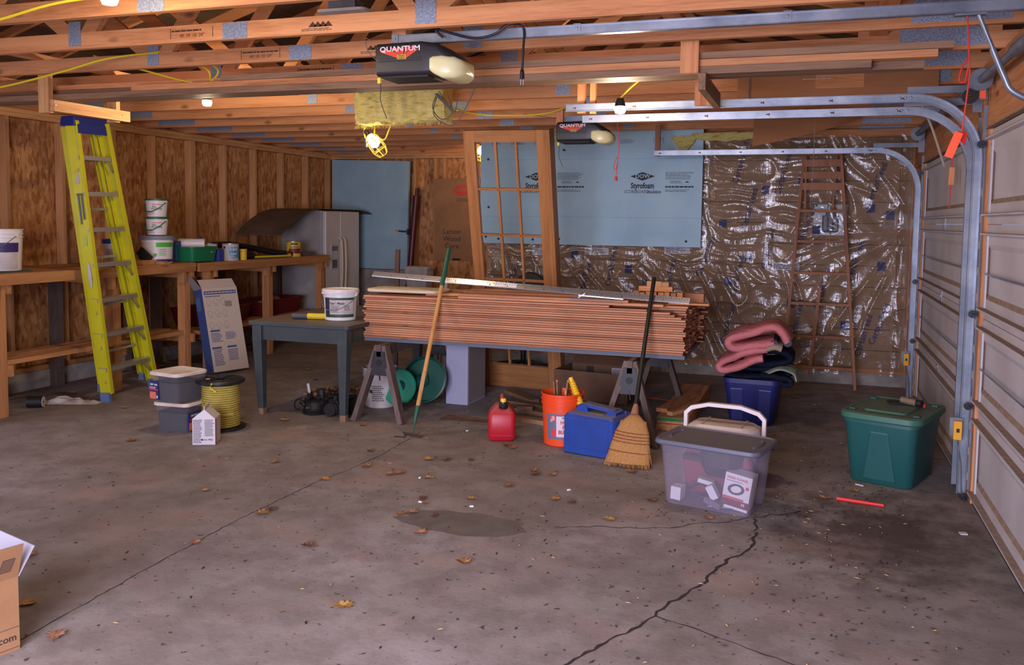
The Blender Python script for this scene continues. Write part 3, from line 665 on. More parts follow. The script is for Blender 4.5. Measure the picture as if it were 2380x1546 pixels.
# shorter boards on top of the stack
def board(name, label, mat, x0, x1, y0, y1, z0, z1, rz=0, cat='board', group=None):
    o = MB().box(-(x1-x0)/2, (x1-x0)/2, -(y1-y0)/2, (y1-y0)/2, 0, z1-z0).build(name, mat, None, bevel=.002)
    o.location = ((x0+x1)/2, (y0+y1)/2, z0); o.rotation_euler = (0, 0, rz); return tag(o, label, cat, group)
G2 = 'loose boards on top of the stack'
board('siding_board', 'shorter cedar board on the stack front, lower of the pair right of the hoe', CEDAR, -2.60, -1.0, 6.39, 6.53, ztop+.002, ztop+.020)
board('siding_board', 'shorter cedar board on the stack front, upper of the pair right of the hoe', CEDAR, -2.60, -1.26, 6.40, 6.54, ztop+.021, ztop+.039)
board('siding_board', 'dark cedar board lying under the white cutting board', CEDARB, -3.36, -2.72, 6.70, 6.84, ztop+.002, ztop+.02)
board('siding_board', 'long cedar board along the back of the stack top before the oak door', CEDAR, -2.4, -1.05, 6.98, 7.12, ztop+.002, ztop+.034)
board('siding_board', 'second long cedar board behind the straightedge, further left', CEDAR, -2.9, -1.35, 6.8, 6.94, ztop+.002, ztop+.028)
board('lumber_offcut', 'pale short offcut sticking out beside the white cutting board', FIR[0], -2.95, -2.55, 6.56, 6.68, ztop+.003, ztop+.022, .25)
board('lumber_offcut', 'thin tan offcut lying behind the straightedge left of the oak door', FIR[0], -2.75, -2.42, 7.0, 7.14, ztop+.003, ztop+.028, .2)
board('lumber_offcut', 'thin strip overhanging the right end of the stack', FIR[0], -1.0, -.70, 6.62, 6.72, ztop+.003, ztop+.018)
board('lumber_offcut', 'short cedar block set behind the wood blocks at the stack end', CEDAR, -.99, -.80, 7.15, 7.25, ztop-.02, ztop+.05)
for i, (w, h, m) in enumerate(((.045, .078, 1), (.04, .07, 0), (.043, .076, 0), (.038, .075, 1), (.045, .074, 0), (.04, .076, 0), (.042, .072, 1), (.045, .076, 0))):
    x = -1.30+.048*i
    board('wood_block', 'upright wood block on the stack, %s from the left in its row' % ('leftmost' if i == 0 else ORD[i]), (FIR if m == 0 else BENCHW)[2], x, x+w, 6.80, 6.92, ztop+.003, ztop+.003+h, 0, 'wood block', 'row of upright wood blocks')
zb = ztop+.003+.079
board('wood_block', 'wide flat offcut lying across the row of upright blocks', FIR[0], -1.26, -1.0, 6.81, 6.91, zb, zb+.038, 0, 'wood block')
board('wood_block', 'pale small offcut on the very top of the block pile, left one', PINE[0], -1.2, -1.085, 6.82, 6.9, zb+.039, zb+.077, 0, 'wood block')
board('wood_block', 'pale small offcut on the very top of the block pile, right one', PINE[0], -1.083, -1.03, 6.82, 6.91, zb+.039, zb+.073, 0, 'wood block')
t = thing('cutting_board', 'cream plastic cutting board with rounded corners lying on the siding stack', 'cutting board', (-3.12, 6.60, ztop+.021), .03)
MB().loft([rr(0, 0, .62, .30, .05, 0), rr(0, 0, .64, .32, .06, .006), rr(0, 0, .64, .32, .06, .022), rr(0, 0, .62, .30, .05, .028)]).build('slab', M('cream_plastic', rgb(212, 196, 172), .5, rgb(198, 182, 158), 4), t, smooth=40)
# aluminium straightedge with stamped scale
t = thing('straightedge', 'long aluminium drywall square lying across the top of the siding stack', 'straightedge', (-2.19, 6.635, 1.068), rot=(0, math.radians(1.85), math.radians(-8.8)))
ALU = M('aluminium', rgb(200, 200, 206), .28, met=.85)
MB().prism([(-.032, -.006), (.032, -.006), (.032, .0), (.006, .036), (-.006, .036), (-.032, .0)], 0, -1.395, 1.395).build('bar', ALU, t)
mb = MB(); SL = lambda f: (-.032+.026*f-.0006, .036*f)
for i in range(139):
    x = -1.385+.02*i; f0, f1 = .52, (.95 if i % 4 == 0 else .78); (y0_, z0_), (y1_, z1_) = SL(f0), SL(f1); mb.add([(x, y0_, z0_), (x+.0035, y0_, z0_), (x+.0035, y1_, z1_), (x, y1_, z1_)], [(0, 1, 2, 3)])
mb.build('scale_marks', INK, t, fix=False)['kind'] = 'stuff'
for i in range(16): text(str(96-6*i), INK, t, (-1.2+.16*i, SL(.26)[0]-.0006, SL(.26)[1]), .015, (math.radians(54), 0, 0), bold=.02)
MB().add([(-.20,)+SL(.08), (.0,)+SL(.08), (.0,)+SL(.92), (-.20,)+SL(.92)], [(0, 1, 2, 3)]).build('label', WHITE, t, fix=False)
for v_ in t.children[-1].data.vertices: v_.co.y -= .0012
text('98-2', INK, t, (-.1, SL(.5)[0]-.0022, SL(.5)[1]), .013, (math.radians(54), 0, 0))
t = thing('drywall_square_head', 'bent aluminium square head and blue blade lying under the straightedge', 'square', (-1.62, 6.36, ztop+.04))
MB().bar((0, 0, .03), (.33, .02, .012), .05, .006).bar((0, .0, .012), (.05, 0, .045), .05, .006).build('blade', ALU, t); MB().box(-.08, .24, -.0, .03, -.0, .005).build('edge', M('blue_steel', rgb(74, 84, 120), .4), t)
# brown stick standing behind the stack
o = MB().bar((-3.81, 7.75, 0), (-3.71, 7.60, 1.31), .045, .022, (0, 1, 0)).build('stick', M('brown_stick', rgb(92, 64, 52), .7)); tag(o, 'thin dark brown stick standing up behind the left end of the stack', 'stick')
# ================================================================ WORKBENCHES
def bench(name, label, y0, y1, legs, xf, zt, shelf):
    t = thing(name, label, 'workbench', (XL, y0, 0)); D = xf-XL; L = y1-y0
    for i in range(4):
        a = D*i/4; MB().box(a, a+D/4-.004, 0, L, zt-.035, zt).build('top_board', BENCHW[1], t)
    MB().box(D-.001, D+.036, -.0, L, zt-.088, zt-.001).build('front_rail', BENCHW[1], t)
    for i, y in enumerate(legs):
        y -= y0
        MB().box(D-.10, D-.012, y-.045, y+.045, 0, zt-.036).build('leg', BENCHW[2], t, bevel=.003)
        MB().box(.035, .12, y-.06, y+.03, 0, zt-.036).build('leg', GREYW, t)
        for z in (zt-.16, shelf-.11): MB().box(.12, D+.01, y+.046, y+.082, z, z+.088).build('cross_rail', BENCHW[0], t)
        for z in (zt-.12, shelf-.07):
            MB().lathe([(0, 0), (.012, 0), (.010, .008), (0, .008)], 10, (D+.0, y+.064, z), Matrix.Rotation(PI/2, 3, 'Y')).build('bolt', STEEL, t)
        MB().box(D-.045, D+.02, y-.085, y-.046, zt-.20, zt-.09).build('corner_block', BENCHW[2], t)
    for a in (.40, D-.16): MB().box(a, a+.14, .05, L-.05, shelf-.02, shelf+.018).build('shelf_board', BENCHW[1], t)
    return t
bench('workbench', 'long rough wooden workbench along the studs behind the yellow ladder', 4.4, 7.50, (4.7, 5.24, 6.46, 7.42), -5.96, 1.135, .43)
t2 = bench('workbench', 'shorter wooden workbench reaching to the white refrigerator', 7.56, 10.12, (7.80, 8.88, 10.05), -5.96, 1.125, .40)
BZ, BZ2 = 1.136, 1.126

# ---- pails: one builder for every bucket
def pail(name, label, loc, rb, rt_, h, body, lid=None, bail=None, ribs=True, cat='bucket', open_=False, fill=None, group=None, rotz=0):
    t = thing(name, label, cat, loc, rotz, group)
    sl = (rt_-rb)/h; R = lambda z: rb+sl*z
    prof = [(0, 0), (rb*.93, 0), (rb, h*.02)]
    if ribs:
        for z in (.80, .88): prof += [(R(h*z), h*z), (R(h*z)+.008, h*z), (R(h*z)+.008, h*(z+.015)), (R(h*z), h*(z+.015))]
    prof += [(rt_, h*.98), (rt_+.006, h*.98), (rt_+.006, h)]
    if open_: prof += [(rt_-.003, h), (R(h*.3)-.004, h*.3), (rb-.004, .006), (0, .006)]
    else: prof += [(0, h)]
    MB().lathe(prof, 32).build('body', body, t, smooth=35)
    if fill: MB().lathe([(0, fill[0]), (R(fill[0])-.006, fill[0]), (R(fill[0])-.006, fill[0]+.004), (0, fill[0]+.004)], 24).build('contents', fill[1], t)
    if lid:
        mb = MB().lathe([(rt_+.009, h-.028), (rt_+.012, h-.02), (rt_+.012, h+.006), (rt_+.004, h+.012), (rt_-.012, h+.010), (rt_-.016, h+.004), (0, h+.004)], 32, ca=True)
        for i in range(8): a = 2*PI*i/8; mb.obox(((rt_+.012)*math.cos(a), (rt_+.012)*math.sin(a), h-.022), .008, .02, .012, (0, 0, a))
        mb.build('lid', lid, t, smooth=35)
    if bail:
        z = h*.86; r = R(z)+.010; dr = bail[1]; pts = []
        for i in range(15):
            a = PI*i/14; pts.append((r*math.cos(a), -(r+.012)*math.sin(a)*.99-.0, z-dr*math.sin(a)))
        MB().tube(pts, bail[2], 6).build('bail', bail[0], t, smooth=40)
        for s in (-1, 1): MB().lathe([(0, -.012), (.012, -.012), (.012, .004), (0, .004)], 10, (s*r, 0, z), Matrix.Rotation(PI/2, 3, 'Y')).build('bail_ear', body, t)
    return t, R
def label_wrap(t, R, z0, z1, a0, a1, mat, name='label', off=.0009):
    mb = MB(); patch(mb, R(z0)+off, R(z1)+off, a0, a1, z0, z1, 0, 14); return mb.build(name, mat, t, smooth=60, fix=False)
def cyl_lines(t, R, z0, z1, n, a0, a1, mat, off=.0016, frac=.4):
    mb = MB(); h = (z1-z0)/n
    for i in range(n):
        z = z1-h*(i+.5); a = a0; e = a1-(a1-a0)*.3*random.random()
        while a < e:
            w = min((a1-a0)*random.uniform(.06, .18), e-a); patch(mb, R(z)+off, R(z)+off, a, a+w, z-h*frac/2, z+h*frac/2, 0, 2); a += w+(a1-a0)*.03
    return mb.build('fine_print', mat, t, fix=False)
GREENL = M('label_green', rgb(40, 74, 58), .55); PURP = M('label_purple', rgb(50, 34, 92), .5); BGREEN = M('label_bright_green', rgb(74, 176, 62), .5)
GREENH = M('green_handle', rgb(22, 96, 60), .45); BLUEL = M('label_blue', rgb(70, 140, 178), .5); REDT = M('red_ink', rgb(206, 60, 64), .6)

# bench-top pails
t, R = pail('bucket', 'white bucket with a purple label at the left end of the workbench', (-6.20, 5.47, BZ), .133, .150, .345, WHITE, None, (STEEL, .13, .003))
label_wrap(t, R, .02, .24, -150, 10, WHITED); label_wrap(t, R, .16, .235, -150, 10, PURP, off=.0014); text_cyl('E', WHITED, t, .141, -62, .165, .085, bold=.05, dr=.05); text_cyl('OR', INK, t, .141, -70, .125, .02, bold=.02); cyl_lines(t, R, .03, .11, 5, -110, -40, INK)
t, R = pail('bucket', 'white bucket with a blue lid on the workbench behind the yellow ladder', (-6.10, 6.62, BZ), .108, .122, .235, WHITE, M('blue_lid', rgb(44, 66, 150), .45), None)
label_wrap(t, R, .03, .16, -110, -30, WHITED); cyl_lines(t, R, .04, .15, 7, -100, -50, M('pale_ink', rgb(150, 140, 140), .7))
t, R = pail('bucket', 'wide white tile bucket with grey lid carrying the two smaller pails', (-6.08, 7.12, BZ), .138, .150, .262, WHITE, M('grey_lid', rgb(128, 130, 142), .5), None)
label_wrap(t, R, .165, .208, -54, 25, BGREEN); label_wrap(t, R, .02, .046, -54, 25, PURP); cyl_lines(t, R, .08, .15, 4, -42, -8, BGREEN); cyl_lines(t, R, .05, .13, 6, -118, -98, PURP)
MB().lathe([(0, 0), (.016, 0), (.016, .002), (0, .002)], 14, (.146*math.cos(-.99), .146*math.sin(-.99), .09), Matrix.Rotation(-.99, 3, 'Z')@Matrix.Rotation(PI/2, 3, 'Y')).build('seal', BGREEN, t)
for nm, z, hh in (('lower small white joint compound pail with green rim and handle', BZ+.279, .170), ('upper small white joint compound pail with a green handle on the pile', BZ+.455, .172)):
    t, R = pail('pail', nm, (-6.06, 7.10, z), .088, .104, hh, WHITE, None, (GREENH, .10, .0042), ribs=False, cat='pail')
    MB().lathe([(.104, hh-.014), (.112, hh-.014), (.112, hh+.003), (.0, hh+.003)], 32, ca=False).build('rim', GREENH, t, smooth=40)
    label_wrap(t, R, .118, .124, -75, -20, REDT); text_cyl('ALL', GREENH, t, .098, -62, .10, .026, bold=.02); text_cyl('PURPOSE', GREENH, t, .096, -50, .078, .024, bold=.02); cyl_lines(t, R, .02, .06, 4, -110, -60, M('pale_ink2', rgb(150, 120, 130), .7) if 'pale_ink2' not in bpy.data.materials else bpy.data.materials['pale_ink2'])
# trowel block, wood scrap
t = thing('drywall_pan', 'dark mud pan tipped against the tile bucket on the workbench', 'pan', (-6.02, 6.86, BZ))
MB().obox((0, 0, .10), .12, .008, .10, (.2, .75, .3)).obox((.0, .03, .07), .10, .05, .09, (.2, .75, .3)).build('pan', DARK, t, bevel=.004); MB().box(-.05, .05, -.06, .1, 0, .045).build('rest', BENCHW[0], t)
o = MB().prism([(-.09, 0), (.10, 0), (.10, .02), (.06, .032), (-.08, .024)], 1, -.04, .04).build('wood_scrap', BENCHW[0]); o.location = (-5.98, 7.02, BZ); tag(o, 'brown wood scrap in front of the tile bucket', 'scrap')
o = MB().box(-.12, .12, -.3, .3, 0, .012).build('sandpaper_pad', M('mat_green', rgb(60, 74, 60), .8)); o.location = (-6.15, 5.30, BZ); tag(o, 'flat dark green sheet lying in front of the purple label bucket', 'sheet')
# green tub
t = thing('plastic_tub', 'green rectangular plastic tub of paint supplies on the workbench', 'tub', (-6.10, 7.70, BZ))
GRT = M('tub_green', rgb(24, 120, 78), .45); mb = MB()
mb.loft([rr(0, 0, .24, .36, .03, 0), rr(0, 0, .28, .41, .04, .14), rr(0, 0, .30, .43, .045, .14), rr(0, 0, .30, .43, .045, .152), rr(0, 0, .27, .40, .035, .152), rr(0, 0, .23, .35, .03, .008)]); mb.build('body', GRT, t, smooth=40)
MB().box(.130, .1345, .09, .10, .09, .13).box(.130, .1345, .11, .12, .09, .13).build('tape_marks', M('tape', rgb(200, 190, 170), .7), t)
t = thing('paper_roll', 'white paper towel roll lying in the green tub', 'roll', (-6.10, 7.66, BZ+.185), rotz=.55)
MB().lathe([(.022, -.13), (.05, -.13), (.05, .13), (.022, .13)], 20, (0, 0, 0), Matrix.Rotation(PI/2, 3, 'Y'), ca=False, cb=False).build('paper', WHITE, t, smooth=40); MB().lathe([(.02, -.131), (.023, -.131), (.023, .131), (.02, .131), (.02, -.131)], 14, (0, 0, 0), Matrix.Rotation(PI/2, 3, 'Y'), ca=False, cb=False).build('core', CARDD, t)
o = MB().loft([rr(0, 0, .06, .08, .01, 0), rr(0, 0, .06, .08, .01, .20)]).build('blue_box', M('blue_carton', rgb(34, 84, 150), .5)); o.location = (-6.18, 7.52, BZ+.01); tag(o, 'blue carton standing in the left end of the green tub', 'box')
t = thing('glue_bottle', 'yellow squeeze bottle with a dark cap in the green tub', 'bottle', (-6.14, 7.84, BZ+.01))
MB().lathe([(0, 0), (.036, 0), (.038, .02), (.038, .17), (.026, .20), (.018, .205), (0, .205)], 18).build('body', M('bottle_yellow', rgb(206, 180, 40), .45), t, smooth=40); MB().lathe([(.018, .205), (.018, .235), (.008, .245), (0, .245)], 14, ca=False).build('cap', INKB, t, smooth=40); MB().loft([[(.0387*math.cos(a), .0387*math.sin(a), z) for a in [math.radians(-80+i*12) for i in range(8)]] for z in (.06, .13)], closed=False, ca=False, cb=False).build('label', INK, t, fix=False)
o = MB().loft([rr(0, 0, .07, .09, .008, 0), rr(0, 0, .07, .09, .008, .13)]).build('blue_box', M('blue_carton2', rgb(40, 60, 140), .5)); o.location = (-6.02, 7.985, BZ2); tag(o, 'dark blue box between the green tub and the paint cans', 'box')
def can(name, label, loc, r, h, body, rim=STEEL):
    t = thing(name, label, 'can', loc)
    MB().lathe([(0, 0), (r*1.02, 0), (r*1.02, .006), (r, .008), (r, h-.01), (r*1.03, h-.008), (r*1.03, h), (r*.93, h), (r*.92, h-.006), (0, h-.006)], 28).build('body', body, t, smooth=35)
    MB().lathe([(r*.94, h-.003), (r*1.035, h-.006), (r*1.035, h+.002), (r*.94, h+.002)], 28, ca=False, cb=False).build('rim', rim, t, smooth=35)
    return t, (lambda z: r)
t, R = can('paint_can', 'plain white paint can behind the primer can on the workbench', (-6.16, 8.02, BZ2), .082, .185, WHITE); cyl_lines(t, R, .05, .15, 8, -90, -40, M('pale_ink3', rgb(170, 164, 164), .7))
t, R = can('primer_can', 'white and blue primer can lettered 1-2-3 on the workbench', (-6.00, 8.17, BZ2), .087, .185, WHITED); label_wrap(t, R, .03, .15, -64, 15, BLUEL)
text_cyl('1-2-3', WHITE, t, .0875, -32, .125, .040, bold=.05); text_cyl('PRIMER', WHITE, t, .0875, -32, .075, .022, bold=.03); cyl_lines(t, R, .035, .06, 3, -70, -10, WHITE); MB().lathe([(0, 0), (.014, 0), (.014, .002), (0, .002)], 12, (.0866*math.cos(-1.75), .0866*math.sin(-1.75), .145), Matrix.Rotation(-1.75, 3, 'Z')@Matrix.Rotation(PI/2, 3, 'Y')).build('seal', PURP, t)
t = thing('yellow_jar', 'small yellow plastic jar with screw lid beside the primer can', 'jar', (-5.955, 8.335, BZ2)); YJ = M('jar_yellow', rgb(226, 190, 36), .45)
MB().lathe([(0, 0), (.036, 0), (.038, .006), (.038, .09), (.034, .094), (0, .094)], 20).build('body', YJ, t, smooth=40); MB().lathe([(.0, .094), (.041, .094), (.041, .12), (.036, .124), (0, .124)], 20).build('lid', M('jar_lid', rgb(214, 170, 40), .4), t, smooth=40)
t, R = can('stain_can', 'yellow stain can with a dark red band at the far end of the workbench', (-6.02, 9.44, BZ2), .086, .185, M('can_yellow', rgb(222, 186, 48), .4)); label_wrap(t, R, .04, .10, -95, 10, M('stain_red', rgb(112, 40, 36), .5)); text_cyl('POLYSHADES', INK, t, .0865, -50, .118, .026, bold=.03, sx=.8); label_wrap(t, R, .145, .165, -80, -20, M('stain_brown', rgb(84, 60, 40), .5))
t = thing('paint_tray', 'shallow grey tray with a red tool at the bench end', 'tray', (-6.12, 9.80, BZ2)); MB().loft([rr(0, 0, .14, .28, .02, 0), rr(0, 0, .18, .33, .03, .045), rr(0, 0, .165, .31, .02, .045), rr(0, 0, .13, .26, .02, .006)]).build('tray', M('tray_grey', rgb(112, 108, 112), .5), t, smooth=40)
o = MB().tube([(-6.2, 9.58, BZ2+.02), (-6.2, 9.62, BZ2+.09), (-6.2, 9.70, BZ2+.10)], .015, 8).build('red_tool', RED); tag(o, 'small red tool handle beside the stain can', 'tool')
t = thing('vacuum_hose', 'thick black ribbed hose lying along the workbench', 'hose', (0, 0, 0)); pts = spline([(-6.32, 8.3, BZ2+.16), (-6.3, 8.6, BZ2+.155), (-6.22, 8.9, BZ2+.11), (-6.1, 9.15, BZ2+.055), (-6.05, 9.3, BZ2+.04)], 12); MB().tube(pts, [.034 if i % 2 else .038 for i in range(len(pts))], 10).build('hose', BLACK, t, smooth=30); pts = spline([(-6.2, 8.42, BZ2+.04), (-6.05, 8.6, BZ2+.04), (-6.15, 8.75, BZ2+.045), (-6.3, 8.7, BZ2+.1)], 10); MB().tube(pts, [.034 if i % 2 else .038 for i in range(len(pts))], 10).build('hose_loop', BLACK, t, smooth=30)
t = thing('hand_saw', 'long yellow handled saw lying in front of the black hose', 'saw', (-5.99, 9.0, BZ2)); MB().bar((-.05, -.33, .02), (.02, .30, .018), .03, .022).build('handle', CORDY, t, bevel=.004); MB().bar((.0, -.32, .006), (.06, .2, .006), .05, .003).build('blade', STEELD, t); MB().tube([(.02, .32, .02), (.0, .36, .05), (-.03, .32, .06)], .016, 8).build('grip', M('saw_red', rgb(110, 30, 26), .5), t)

# ---- under the benches
TUBR = M('tub_red', rgb(96, 14, 26), .45)
t = thing('red_tub', 'dark red tub on the lower bench shelf nearest the refrigerator', 'tub', (-6.36, 9.42, .419)); mb = MB(); mb.loft([rr(0, 0, .36, .85, .06, 0), rr(0, 0, .44, .93, .07, .17), rr(0, 0, .46, .95, .08, .17), rr(0, 0, .46, .95, .08, .19), rr(0, 0, .42, .91, .07, .19), rr(0, 0, .34, .83, .05, .01)])
tb2 = dup(t, (-6.36, 8.32, .419), None, 'dark red tub on the lower bench shelf right behind the tall white carton'); mb.build('body', TUBR, t, smooth=40)
for ch in t.children: q_ = ch.copy(); COL.objects.link(q_); q_.parent = tb2
t = thing('glass_jug', 'cloudy round plastic jug lying in the red tub', 'jug', (-6.34, 9.45, .50), rotz=1.2); MB().lathe([(0, -.16), (.08, -.15), (.115, -.08), (.115, .05), (.06, .13), (.03, .15), (.03, .18), (0, .18)], 18, (0, 0, .02), Matrix.Rotation(PI/2, 3, 'X')).build('body', M('cloudy', rgb(150, 142, 120), .35), t, smooth=60)
t = thing('blue_bin', 'blue rounded plastic bin lid showing under the left end of the workbench', 'bin', (-6.60, 5.56, .16)); MB().loft([rr(0, 0, .16, .28, .06, 0), rr(0, 0, .2, .32, .07, .05), rr(0, 0, .2, .32, .07, .42), rr(0, 0, .14, .26, .06, .46)]).build('body', M('bin_blue', rgb(36, 58, 108), .45), t, smooth=50)
for z in (.1, .36): MB().loft([rr(0, 0, .208, .328, .07, z), rr(0, 0, .208, .328, .07, z+.02)]).build('rib', M('bin_blue2', rgb(28, 46, 90), .45) if z < .2 else bpy.data.materials['bin_blue2'], t)
MB().box(-.09, .1, -.15, .15, -.16, 0).build('stand_block', OLDW[0], t)
t = thing('red_ball', 'small red ball lying under the workbench behind the ladder feet', 'ball', (-6.35, 7.35, 0)); MB().lathe([(.055*math.sin(PI*i/10), .055-.055*math.cos(PI*i/10)) for i in range(11)], 16, ca=False, cb=False).build('ball', M('ball_red', rgb(150, 26, 40), .45), t, smooth=80)
t = thing('wire_roll', 'short dark roll with a white end lying on its side on the floor', 'roll', (-6.06, 5.62, .048), rotz=.5); MB().lathe([(0, -.06), (.048, -.06), (.048, .06), (0, .06)], 20, (0, 0, 0), Matrix.Rotation(PI/2, 3, 'Y')).build('roll', DARK, t, smooth=40); MB().lathe([(.012, .0605), (.045, .0605), (.045, .064), (.012, .064)], 20, (0, 0, 0), Matrix.Rotation(PI/2, 3, 'Y'), ca=False, cb=False).build('end_cap', WHITED, t)
mb = MB().grid(lambda u, v: (-.26+.52*u, -.10+.2*v*(1-.5*abs(u-.5)), .004+.055*abs(mn.noise((u*5, v*4, 1)))*math.sin(PI*u)*math.sin(PI*v)*2), 22, 12); o = mb.build('plastic_scrap', WHITED, None, smooth=180); o.location = (-5.95, 5.88, .0); o.rotation_euler = (0, 0, .35); tag(o, 'crumpled white plastic scrap on the floor left of the yellow ladder', 'scrap')
o = MB().prism([(-.1, -.05), (.12, -.03), (.1, .05), (-.04, .04)], 2, 0, .004).build('trowel_blade', M('blade_red', rgb(120, 70, 66), .4, met=.4)); o.location = (-6.3, 6.15, .004); tag(o, 'thin reddish metal blade lying on the floor under the workbench', 'blade')

# ================================================================ YELLOW STEPLADDER
FG = M('fibreglass_yellow', rgb(206, 200, 30), .45, rgb(192, 186, 26), 4); BLU = M('ladder_blue', rgb(30, 44, 120), .45); LAL = M('ladder_aluminium', rgb(196, 188, 176), .35, met=.7)
A0, A1 = Vector((-5.70, 6.02, 0)), Vector((-5.80, 6.71, 0))           # front rail feet
B0, B1 = Vector((-5.80, 5.80, 2.375)), Vector((-5.82, 6.18, 2.385))     # rail tops
t = thing('stepladder', 'tall yellow fibreglass stepladder folded and leaning on the workbench', 'ladder', tuple((A0+A1)/2)); O = (A0+A1)/2
ydir = (A1-A0).normalized()
def chan(p, q, s, m, w=.105, d=.042):
    """C-shaped rail: web plus two flanges turned inwards"""
    p = p-O; q = q-O; mb = MB(); xo = Vector((1, 0, 0)); yo = ydir*s
    mb.bar(p, q, w, .006, yo); 
    for k in (-1, 1): mb.bar(p+xo*k*(w/2-.003)+yo*d/2, q+xo*k*(w/2-.003)+yo*d/2, .006, d, yo)
    return mb
for (p, q, s) in ((A0, B0, 1), (A1, B1, -1)):
    r_ = chan(p+Vector((0, 0, .07)), q, s, FG).build('rail', FG, t)
    MB().bar(p-O, p-O+Vector((-.003, -.008, .08)), .085, .035, ydir).build('foot', M('boot', rgb(92, 112, 152), .5) if 'boot' not in bpy.data.materials else bpy.data.materials['boot'], t)
    pb, qb = p+Vector((-.095, .04*s, .07)), q+Vector((-.095, .02*s, -.05)); chan(pb+Vector((0, 0, .06)), qb, s, FG, .055, .03).build('rear_rail', FG, t)
    MB().bar(pb-O+Vector((0, 0, 0)), pb-O+Vector((0, 0, .07)), .05, .03, ydir).build('rear_foot', bpy.data.materials['boot'], t)
for i in range(7):
    f = (.30+.305*i)/2.42; p = A0.lerp(B0, f)-O; q = A1.lerp(B1, f)-O
    st = MB().bar(p, q, .085, .006).build('step', LAL, t)
    MB().bar(p+Vector((.042, 0, -.015)), q+Vector((.042, 0, -.015)), .006, .036).build('tread_edge', LAL, st)
    if i < 4 or i == 6:
        for e, g in ((p, q), (q, p)): k = e.lerp(g, .22); MB().bar(e+Vector((.03, 0, -.13)), k+Vector((.03, 0, -.008)), .018, .004, (1, 0, 0)).build('brace', LAL, st)
for i in range(5):
    f = (.42+.42*i)/2.42; p = A0.lerp(B0, f)-O+Vector((-.08, .04, 0)); q = A1.lerp(B1, f)-O+Vector((-.08, -.04, 0)); MB().bar(p, q, .02, .02).build('rear_bar', LAL, t)
c0, c1 = B0-O, B1-O
MB().loft([[(c0.x-.10, c0.y-.018, c0.z-.045), (c0.x+.052, c0.y-.018, c0.z-.045), (c1.x+.052, c1.y+.018, c1.z-.045), (c1.x-.10, c1.y+.018, c1.z-.045)], [(c0.x-.09, c0.y-.012, c0.z+.035), (c0.x+.045, c0.y-.012, c0.z+.035), (c1.x+.045, c1.y+.012, c1.z+.035), (c1.x-.09, c1.y+.012, c1.z+.035)]]).build('top_cap', BLU, t, bevel=.008)
MB().bar(c0+Vector((.052, .02, -.065)), c1+Vector((.052, -.02, -.065)), .01, .075).build('cap_apron', BLU, t)
for f, w, h, m in ((.80, .03, .085, WHITED), (.585, .03, .10, M('label_lime', rgb(170, 200, 90), .5))):
    p = A0.lerp(B0, f)-O; MB().bar(p+Vector((0, -.0045, -h/2)), p+Vector((.0, -.0045, h/2))+(B0-A0).normalized()*0, w, .002, (0, 1, 0)).build('sticker', m, t)
p = A0.lerp(B0, .46)-O; mb = MB(); ax = (B0-A0).normalized(); mb.add([p+Vector((.018*math.cos(a), -.006, 0))+ax*.11*math.sin(a) for a in [2*PI*i/20 for i in range(20)]], [tuple(range(20))]); mb.build('sticker', M('sticker_lilac', rgb(200, 194, 206), .5), t, fix=False)
for dx in (-.012, .022): p = A0.lerp(B0, .70)-O+Vector((dx, -.008, .0)); MB().bar(p+ax*.11, p-ax*(.10 if dx > 0 else .14), .014, .008, (0, 1, 0)).build('spreader_arm', STEELD, t)
p = A0.lerp(B0, .745)-O+Vector((.006, -.012, .0)); MB().obox(p, .055, .012, .018).build('spreader_bracket', STEELD, t)

# ================================================================ GREY TABLE
GT = M('table_grey', rgb(62, 68, 68), .5, rgb(54, 60, 60), 5, dust=rgb(122, 106, 92)); t = thing('table', 'dark grey painted wooden table with tapered legs', 'table', (-3.83, 6.80, 0))
MB().loft([rr(0, 0, .92, 1.52, .03, .735), rr(0, 0, .92, 1.52, .03, .768)]).build('top', GT, t, bevel=.004)
for s in (-1, 1):
    MB().box(-.39, .39, s*.70-.011, s*.70+.011, .615, .735).build('apron', GT, t); MB().box(s*.40-.011, s*.40+.011, -.69, .69, .615, .735).build('apron', GT, t)
    for q in (-1, 1):
        cx, cy = s*.388, q*.69
        lg = MB().loft([rr(cx-s*.012, cy-q*.012, .05, .05, .004, .05), rr(cx, cy, .085, .085, .005, .61), rr(cx, cy, .085, .085, .005, .735)]).build('leg', GT, t)
        MB().loft([rr(cx-s*.013, cy-q*.013, .047, .047, .004, 0), rr(cx-s*.012, cy-q*.012, .0495, .0495, .004, .05)]).build('worn_foot', OLDW[2], lg)
t, R = pail('bucket', 'white mastic bucket with a green and white label on the grey table', (-3.65, 6.42, .769), .128, .140, .245, WHITE, WHITE, (STEEL, .12, .0025), rotz=.0)
label_wrap(t, R, .03, .19, -124, -8, GREENL); label_wrap(t, R, .055, .172, -101, -10, WHITED, off=.0016); label_wrap(t, R, .03, .19, -124, -103, M('label_navy', rgb(36, 44, 66), .5), off=.0016)
text_cyl('Type 1 Mastic', INK, t, .1365, -74, .145, .027, bold=.03, sx=.85, dr=.05); cyl_lines(t, R, .07, .13, 7, -98, -60, INK, .002); cyl_lines(t, R, .085, .13, 4, -48, -24, INK, .002); text_cyl('TWO-PART', WHITED, t, .140, -90, .181, .010, dr=.05)
t = thing('spirit_level', 'short yellow tube tool with a dark grey end lying on the grey table', 'tool', (-3.87, 6.33, .796), rotz=.25)
MB().tube([(-.16, 0, 0), (-.03, 0, 0)], .025, 14).build('end_grip', M('grip_grey', rgb(70, 70, 76), .55), t, smooth=40); MB().tube([(-.03, 0, 0), (.13, 0, 0)], .0255, 14).build('tube', M('tool_yellow', rgb(210, 182, 30), .4), t, smooth=40); MB().tube([(-.16, .03, .008), (.13, .035, .008)], .007, 8).build('rod', FIR[0], t)
